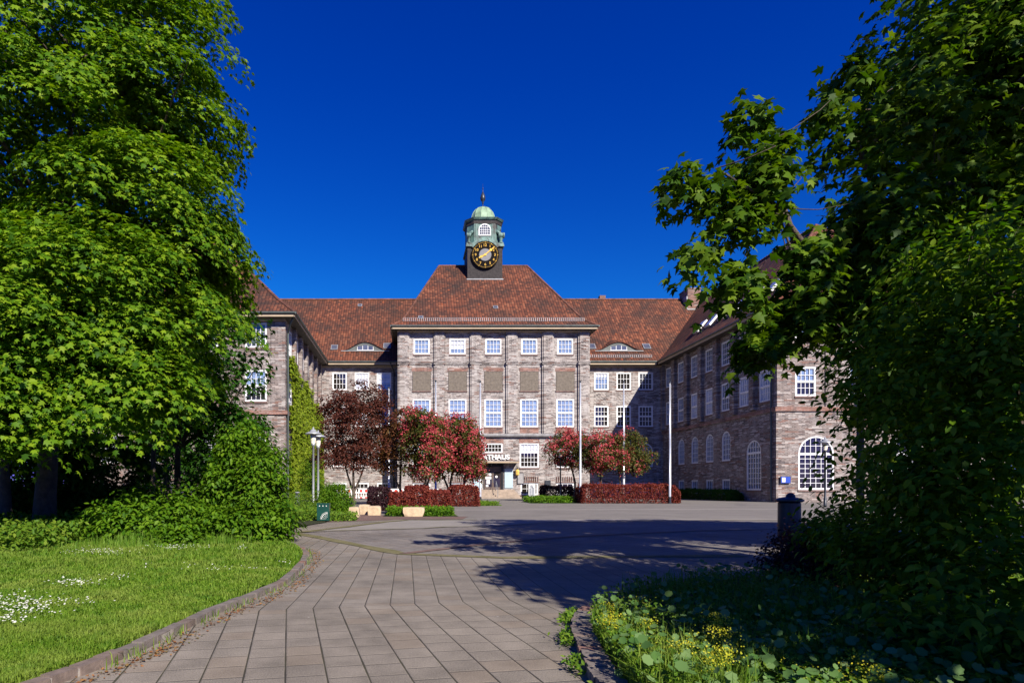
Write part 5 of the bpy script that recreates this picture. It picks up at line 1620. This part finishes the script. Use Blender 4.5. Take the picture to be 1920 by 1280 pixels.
ground_cover("nettles", "yellow-green nettles at the left end of the lawn", rect_fn(-10.5, -6.6, 10.6, 13.2), 6500, M['nettle'], 'ovate', .11, 202, .55)
ground_cover("weeds", "green undergrowth below the bright shrubs and trees", rect_fn(-13, -3.4, 13.2, 19.0), 12000, M['shrub'], 'ovate', .13, 203, .5)
# daisies
def daisies():
    rng = np.random.default_rng(204); P = []
    for (px, py, rx, ry, n) in ((35, 1165, 60, 16, 330), (120, 1150, 60, 8, 80), (140, 1113, 45, 5, 140), (190, 1048, 50, 5, 200), (330, 1038, 40, 4, 150), (220, 1100, 30, 4, 30), (410, 1083, 18, 4, 24), (470, 1083, 14, 3, 16), (540, 1068, 12, 4, 12), (350, 1076, 10, 5, 10), (270, 1074, 12, 3, 12), (20, 1140, 30, 10, 60), (450, 1040, 12, 3, 26), (10, 1190, 30, 14, 60)):
        for k in range(int(n * .6)):
            x_, y_ = gp(px + rng.normal() * rx * .65, py + rng.normal() * ry * .6)
            P.append((x_, y_, .05 + rng.uniform(.07, .12)))
    P = np.array(P); P = P[inside(GP, P[:, 0], P[:, 1])]
    nr = np.array([0, -.25, 1.0]) + rng.normal(scale=.25, size=P.shape)
    meta(leaf_cloud("daisies", P, nr, .019 * rng.uniform(.6, 1.2, len(P)), 'disc', rng, M['daisy'], None), "small white daisies scattered in drifts over the lawn", "daisies", None, "stuff")
daisies()
# planted bed on the right
rng = np.random.default_rng(301)
BP = [(p[0] + .15, p[1] - .04) for p in BED_S] + [(12.0, 9.4), (12.0, 1.0)]
def bed(n, power=1.5, y0=3.0, y1=9.2): return scatter(BP, n, rng, 1.0, 9.5, y0, y1, power)
x, y = bed(3000)
P = np.stack([x, y, .05 + rng.uniform(.03, .26, len(x))], 1)
nr = np.array([-.1, -.45, .8]) + rng.normal(scale=.35, size=P.shape)
meta(leaf_cloud("lady_mantle", P, nr, .045 * rng.uniform(.5, 1.7, len(P)), 'round', rng, M['alch'], None), "pale green round-leaved ground cover in the right bed", "ground cover", None, "stuff")
x, y = bed(46000)
k = noise3(np.stack([x, y, x * 0], 1), 1.4, 12) > -.45
P = np.stack([x[k], y[k], .05 + rng.uniform(.0, .20, k.sum())], 1)
nr = np.array([0, -.3, .8]) + rng.normal(scale=.6, size=P.shape)
meta(leaf_cloud("small_weeds", P, nr, .032 * rng.uniform(.6, 1.6, len(P)), 'ovate', rng, M['nettle'], None), "small-leaved weeds filling the right bed", "weeds", None, "stuff")
P = []
for k in range(26):
    q = scatter(BP, 40, rng, 1.15, 2.6, 3.1, 5.0, 1.8)
    if not len(q[0]): continue
    cx_, cy_ = q[0][0], q[1][0]; hh = rng.uniform(.18, .36)
    m = rng.integers(60, 150)
    P.append(np.stack([cx_ + rng.normal(size=m) * .04, cy_ + rng.normal(size=m) * .04, .05 + hh - np.abs(rng.normal(size=m)) * .05], 1))
P = np.concatenate(P)
meta(leaf_cloud("yellow_flowers", P, rng.normal(size=P.shape) + np.array([0, -.5, .7]), .0085 * rng.uniform(.6, 1.4, len(P)), 'disc', rng, M['yflower'], None), "frothy yellow-green flower heads at the front of the right bed", "flowers", None, "stuff")
x, y = bed(26000)
k = noise3(np.stack([x, y, x * 0], 1), 1.1, 15) > .0
blades("bed_grass", "long grass tufts among the plants of the right bed", x[k], y[k], rng.uniform(.08, .34, k.sum()), np.full(k.sum(), .0045), M['grass'], rng, .9)
# weeds and dry leaves in the gutter of the kerbs
def along(line, n, off, spread, rng):
    pts = np.array(line); seg = rng.integers(0, len(pts) - 1, n); t = rng.random((n, 1))
    p = pts[seg] * (1 - t) + pts[seg + 1] * t
    return np.stack([p[:, 0] + off + rng.normal(size=n) * spread, p[:, 1] + rng.normal(size=n) * spread, np.full(n, .006)], 1)
P = along([q for q in LAWN_S if 3 < q[1] < 12], 1100, .20, .05, rng)
meta(leaf_cloud("dry_leaves", P + np.array([0, 0, .004]), np.array([0, 0, 1.0]) + rng.normal(scale=.25, size=P.shape), .035 * rng.uniform(.4, 1.2, len(P)), 'diamond', rng, M['dryleaf'], None), "brown dry leaves and crumbs along the lawn kerb", "dry leaves", None, "stuff")
P = along([q for q in BED_S if 3.2 < q[1] < 6.0], 1300, -.07, .03, rng)
P = P[noise3(P, 4.0, 3) > -.1]; P[:, 2] += rng.random(len(P)) * .06
meta(leaf_cloud("kerb_weeds", P, np.array([0, -.3, .8]) + rng.normal(scale=.6, size=P.shape), .035 * rng.uniform(.5, 1.3, len(P)), 'ovate', rng, M['nettle'], None), "weeds growing in the joint along the right kerb", "weeds", None, "stuff")
P = np.concatenate([along([q for q in LAWN_S if 4 < q[1] < 12], 220, .10, .03, rng)])
blades("kerb_grass", "grass tufts in the joint along the lawn kerb", P[:, 0], P[:, 1], rng.uniform(.03, .12, len(P)), np.full(len(P), .004), M['grass'], rng, .9, 0.0)

# ================================================================== street furniture
def flagpole(px, d, top_py, label):
    x = T(px, d); H = CAM_H + (PY0 - top_py) / F_PX * d
    root = thing("flagpole", label, "flagpole", (x, d, 0), "slim grey flagpoles across the forecourt")
    p = MB(); p.tube([(x, d, 0), (x, d, H * .5), (x, d, H)], [.085, .07, .045], 12); p.build("pole", M['pole'], root, smooth=True)
    b = MB(); b.lathe((x, d, 0), [(.16, 0), (.16, .04), (.10, .06), (.095, .5)], 12); b.build("base", M['darkgrey'], root)
    c = MB(); c.lathe((x, d, H), [(.05, 0), (.08, .04), (.08, .09), (.03, .14)], 10); c.build("cap", M['darkgrey'], root)
    r_ = MB(); r_.tube([(x + .07, d - .06, 1.2), (x + .06, d - .05, H - .1)], [.006, .006], 5); r_.build("halyard", M['wplastic'], root)
for px, d, t, lab in ((729, 46, 728, "flagpole among the copper and red-brown trees"), (817, 45.5, 716, "flagpole hidden behind the left pink hawthorns"), (900.5, 44, 717, "flagpole beside the entrance path on the left"),
                      (1088, 46, 717, "flagpole at the left end of the long red hedge"), (1169.5, 48, 717, "flagpole behind the long red hedge"), (1256, 45, 718, "flagpole at the right end of the long red hedge")):
    flagpole(px, d, t, lab)

def street_lamp(px, d, label, H=4.2, dark=False):
    x = T(px, d)
    root = thing("street_lamp", label, "street lamp", (x, d, 0), "park lamps with disc-shaped shades")
    mt = M['darkgrey'] if dark else M['lamp_grey']
    p = MB(); p.lathe((x, d, 0), [(.085, 0), (.085, .5), (.06, .55), (.05, H - .95), (.09, H - .93), (.10, H - .80)], 12); p.build("post", mt, root, smooth=True)
    g = MB(); g.lathe((x, d, H - .80), [(.10, 0), (.13, .10), (.15, .42), (.10, .45)], 14); g.build("lantern_glass", M['lampglass'], root, smooth=True)
    s = MB(); s.lathe((x, d, H - .36), [(.40, 0), (.41, .02), (.33, .08), (.16, .14), (.13, .22), (.05, .25), (.04, .34), (.01, .36)], 20); s.build("lamp_shade", M['lamp_grey'], root, smooth=True)
street_lamp(587.5, 29.8, "nearer grey lamp left of the green litter bin")
street_lamp(596.5, 31.5, "grey lamp just behind the green litter bin")
street_lamp(1051, 50, "dark lamp in front of the small pink hawthorn", 4.5, True)
street_lamp(1547, 37, "dark lamp before the big arched window of the right wing", 4.3, True)

# green litter bin with a white wheel emblem
bxx, byy = T(605.5, 21.4), 21.4
bin_ = thing("litter_bin", "square dark green litter bin with white wheel emblem by the lamps", "litter bin", (bxx, byy, 0))
b = MB(); b.box(bxx - .215, bxx + .215, byy, byy + .36, .05, .62)
for sx in (-1, 1): b.box(bxx + sx * .16 - .02, bxx + sx * .16 + .02, byy + .05, byy + .30, -.01, .049)
o = b.build("body", M['bingreen'], bin_); bv = o.modifiers.new("round", 'BEVEL'); bv.width = .012; bv.segments = 2
b = MB(); b.box(bxx - .23, bxx + .23, byy - .015, byy + .375, .623, .66); b.build("lid", M['bingreen'], bin_)
b = MB()
for r_, w in ((.20, .016), (.245, .008)):
    for k in range(14):
        a0, a1 = R(88 + 92 * k / 14), R(88 + 92 * (k + 1) / 14)
        q = []
        for rr, a in ((r_, a0), (r_ + w, a0), (r_ + w, a1), (r_, a1)):
            q.append((bxx + .16 + rr * math.cos(a), byy - .004, .10 + rr * math.sin(a) * 1.0))
        if min(p_[0] for p_ in q) > bxx - .21: b.face(q)
for k in range(5):
    a = R(95 + 20 * k); b.face([(bxx + .16 + r_ * math.cos(a + s), byy - .004, .10 + r_ * math.sin(a + s)) for r_, s in ((.05, -.03), (.20, -.02), (.20, .02), (.05, .03))])
for k in (-1, 0, 1): b.box(bxx + k * .12 - .015, bxx + k * .12 + .015, byy - .006, byy - .002, .555, .585)
b.build("emblem", M['wplastic'], bin_)

# dark round metal bin on the right
rx_, ry_ = T(1480, 15.2), 15.2
rb = thing("litter_bin", "dark round metal bin with domed lid beside the purple shrub", "litter bin", (rx_, ry_, 0))
b = MB(); b.lathe((rx_, ry_, 0), [(.24, 0), (.26, .03), (.255, .84), (.23, .86)], 28); b.build("body", M['darkgrey'], rb, smooth=False)
b = MB(); b.lathe((rx_, ry_, .862), [(.27, 0), (.325, .03), (.325, .06), (.25, .10), (.13, .13)], 28)
b.build("lid", M['darkgrey'], rb)
b = MB(); b.lathe((rx_ + .03, ry_, .985), [(.11, 0), (.10, .06), (.06, .10), (.01, .115)], 16); b.build("knob", M['darkgrey'], rb, smooth=True)

# grey bollard light
qx, qy = T(557.5, 27.0), 27.0
bl = thing("bollard_light", "grey cylindrical bollard light in the scrub", "bollard light", (qx, qy, 0))
b = MB(); b.lathe((qx, qy, 0), [(.105, 0), (.105, .86), (.09, .87)], 16); b.build("post", M['lamp_grey'], bl)
b = MB(); b.lathe((qx, qy, .872), [(.085, 0), (.085, .10)], 16); b.build("lantern_glass", M['darkgrey'], bl)
b = MB(); b.lathe((qx, qy, .974), [(.11, 0), (.11, .03), (.06, .05)], 16); b.build("cap", M['lamp_grey'], bl)

# boulders
def stone(label, x, y, w, d, h, taper_=0.0, seed=0, group="sandstone blocks at the edge of the planting"):
    rng = random.Random(seed)
    me = bpy.data.meshes.new("sandstone_block")
    V, Fc = [], []
    nx, ny, nz = 7, 5, 5
    idx = {}
    def vid(i, j, k):
        if (i, j, k) in idx: return idx[(i, j, k)]
        u, v, q = i / (nx - 1) * 2 - 1, j / (ny - 1) * 2 - 1, k / (nz - 1)
        sx = 1 + taper_ * (q - .5) * 2
        cr = 1 - .10 * (abs(u) ** 4 * abs(2 * q - 1) ** 3)
        p = (x + u * w / 2 * sx * cr + rng.uniform(-1, 1) * .02 * w, y + v * d / 2 * cr + rng.uniform(-1, 1) * .025 * d, -.02 + q * h * (1 - .05 * u * u) + rng.uniform(-1, 1) * .025 * h)
        idx[(i, j, k)] = len(V); V.append((p[0] - x, p[1] - y, p[2])); return idx[(i, j, k)]
    for i in range(nx):
        for j in range(ny):
            for k in range(nz):
                if i < nx - 1 and j < ny - 1 and k in (0, nz - 1): Fc.append((vid(i, j, k), vid(i + 1, j, k), vid(i + 1, j + 1, k), vid(i, j + 1, k)))
                if i < nx - 1 and k < nz - 1 and j in (0, ny - 1): Fc.append((vid(i, j, k), vid(i + 1, j, k), vid(i + 1, j, k + 1), vid(i, j, k + 1)))
                if j < ny - 1 and k < nz - 1 and i in (0, nx - 1): Fc.append((vid(i, j, k), vid(i, j + 1, k), vid(i, j + 1, k + 1), vid(i, j, k + 1)))
    me.from_pydata(V, [], Fc); me.materials.append(M['boulder'])
    o = bpy.data.objects.new("sandstone_block", me); COL.objects.link(o); o.location = (x, y, 0)
    s = o.modifiers.new("worn", 'SUBSURF'); s.levels = s.render_levels = 2
    me.polygons.foreach_set("use_smooth", [True] * len(me.polygons))
    meta(o, label, "boulder", group)
stone("flat pale boulder, wider at the top, among bright ground cover", T(776, 25.3), 25.4, .88, .5, .42, .09, 1)
stone("leftmost sandstone block beside the feathery shrub", T(664, 24.8), 24.9, .44, .5, .44, -.05, 2)
stone("shaded sandstone block between two lit blocks", T(683, 27.0), 27.3, .5, .5, .47, 0, 3)
stone("square sandstone block in front of the dark hedge end", T(702, 26.4), 26.5, .58, .5, .43, 0, 4)

# red and white construction barriers
def barrier(x, y, rz, label):
    root = thing("construction_barrier", label, "barrier", (x, y, 0), "red and white barriers before the left range")
    root.rotation_euler = (0, 0, 0)
    c, s = math.cos(rz), math.sin(rz)
    def B(mb, u0, u1, v0, v1, z0, z1, m=0):
        mb.obox((x + (u0 + u1) / 2 * c - (v0 + v1) / 2 * s, y + (u0 + u1) / 2 * s + (v0 + v1) / 2 * c, (z0 + z1) / 2), ((u1 - u0) / 2 * c, (u1 - u0) / 2 * s, 0), (-(v1 - v0) / 2 * s, (v1 - v0) / 2 * c, 0), (0, 0, (z1 - z0) / 2), m)
    f = MB()
    B(f, -1, 1, -.03, .03, .12, .24); B(f, -1, 1, -.03, .03, .98, 1.05)
    for k in range(9): B(f, -1 + k * .2425, -1 + k * .2425 + .06, -.025, .025, .241, .70)
    f.build("frame", M['wplastic'], root)
    p = MB(); B(p, -1, 1, -.045, .045, .70, .98); p.build("top_rail", M['wplastic'], root)
    for k in range(4):
        for (w_, za, zb) in ((.055, .715, .965), (.04, .13, .23)):
            r_ = MB(); B(r_, -.86 + k * .5, -.62 + k * .5, -w_, w_, za, zb)
            r_.build("stripe", M['red'], root)
    ft = MB()
    for u in (-.7, .7): B(ft, u - .1, u + .1, -.4, .4, 0, .115)
    ft.build("foot", M['black'], root)
for k, (px, lab) in enumerate(((650, "leftmost barrier, partly behind the feathery shrub"), (691, "barrier seen beside the forked copper trunk"), (728, "barrier behind the dark hedge end"), (766, "barrier behind the red-brown tree trunk"), (803, "rightmost barrier, in hawthorn shade"))):
    barrier(T(px, 59.5 + .3 * (k % 2)), 59.5 + .3 * (k % 2), R(3 - 2 * k), "red and white construction " + lab)

# small signs and fittings near the building
def plate(name, label, cat, x, y, z0, z1, w, mat, post=True):
    root = thing(name, label, cat, (x, y, 0))
    b = MB(); b.box(x - w / 2, x + w / 2, y - .03, y - .001, z0, z1); b.build("panel", mat, root)
    b = MB(); b.box(x - w / 2 - .04, x + w / 2 + .04, y, y + .04, z0 - .04, z1 + .04); b.build("frame", M['darkgrey'], root)
    return root
plate("wall_sign", "small blue and white plate on the lit front of the right wing", "sign", 29.95, YR - .15, 1.55, 2.05, .75, M['blue'])
b = MB(); b.box(29.65, 29.92, YR - .19, YR - .181, 1.62, 1.98)
o = b.build("print", M['wplastic'], bpy.data.objects["wall_sign"])
pb = plate("poster_board", "white poster board standing before the basement window right of the entrance", "poster board", BAY[3] + .05, DC - 1.2, .05, 1.6, .72, M['wplastic'])
b = MB()
for (a, c, e, f) in ((-.30, -.06, .3, 1.1), (-.03, .28, .25, 1.2), (-.2, .1, 1.12, 1.45)): b.box(BAY[3] + .05 + a, BAY[3] + .05 + c, DC - 1.24, DC - 1.231, e, f)
b.build("print", M['zinc'], pb)
wl_ = thing("wall_lantern", "yellow lantern hanging on an iron bracket right of the entrance", "lantern", (BAY[2] + 2.55, DC, 3))
x = BAY[2] + 2.55
b = MB(); b.tube([(x, DC - .02, 3.55), (x, DC - .35, 3.5), (x, DC - .40, 3.2)], [.03, .03, .02], 6); b.build("bracket", M['black'], wl_)
b = MB(); b.lathe((x, DC - .40, 2.45), [(.10, 0), (.22, .12), (.24, .5), (.12, .68), (.05, .76)], 8); b.build("lantern_glass", M['yellow'], wl_)
b = MB(); b.lathe((x, DC - .40, 3.2), [(.2, 0), (.05, .08)], 8); b.build("cap", M['black'], wl_)
nb = plate("notice_box", "grey notice box on the brick wall right of the entrance", "notice box", BAY[2] + 2.95, DC - .12, 1.6, 2.7, .62, M['ledge'])
mb_ = plate("letter_box", "grey metal box on the wall behind the right lamp", "box", 16.9 - 1.9, DC - .12, .9, 1.9, .55, M['darkgrey'])

# weathered wooden pole behind the right foliage
wx, wy = T(1613, 13.0), 13.0
wp = thing("wooden_pole", "weathered wooden pole rising behind the foliage on the right", "pole", (wx, wy, 0))
b = MB(); b.tube([(wx, wy, 0), (wx, wy, 4.6)], [.075, .065], 12); b.build("shaft", M['wood'], wp, smooth=True)
b = MB(); b.box(wx - .2, wx + .2, wy - .14, wy - .09, 2.9, 3.15); b.build("head", M['lamp_grey'], wp)
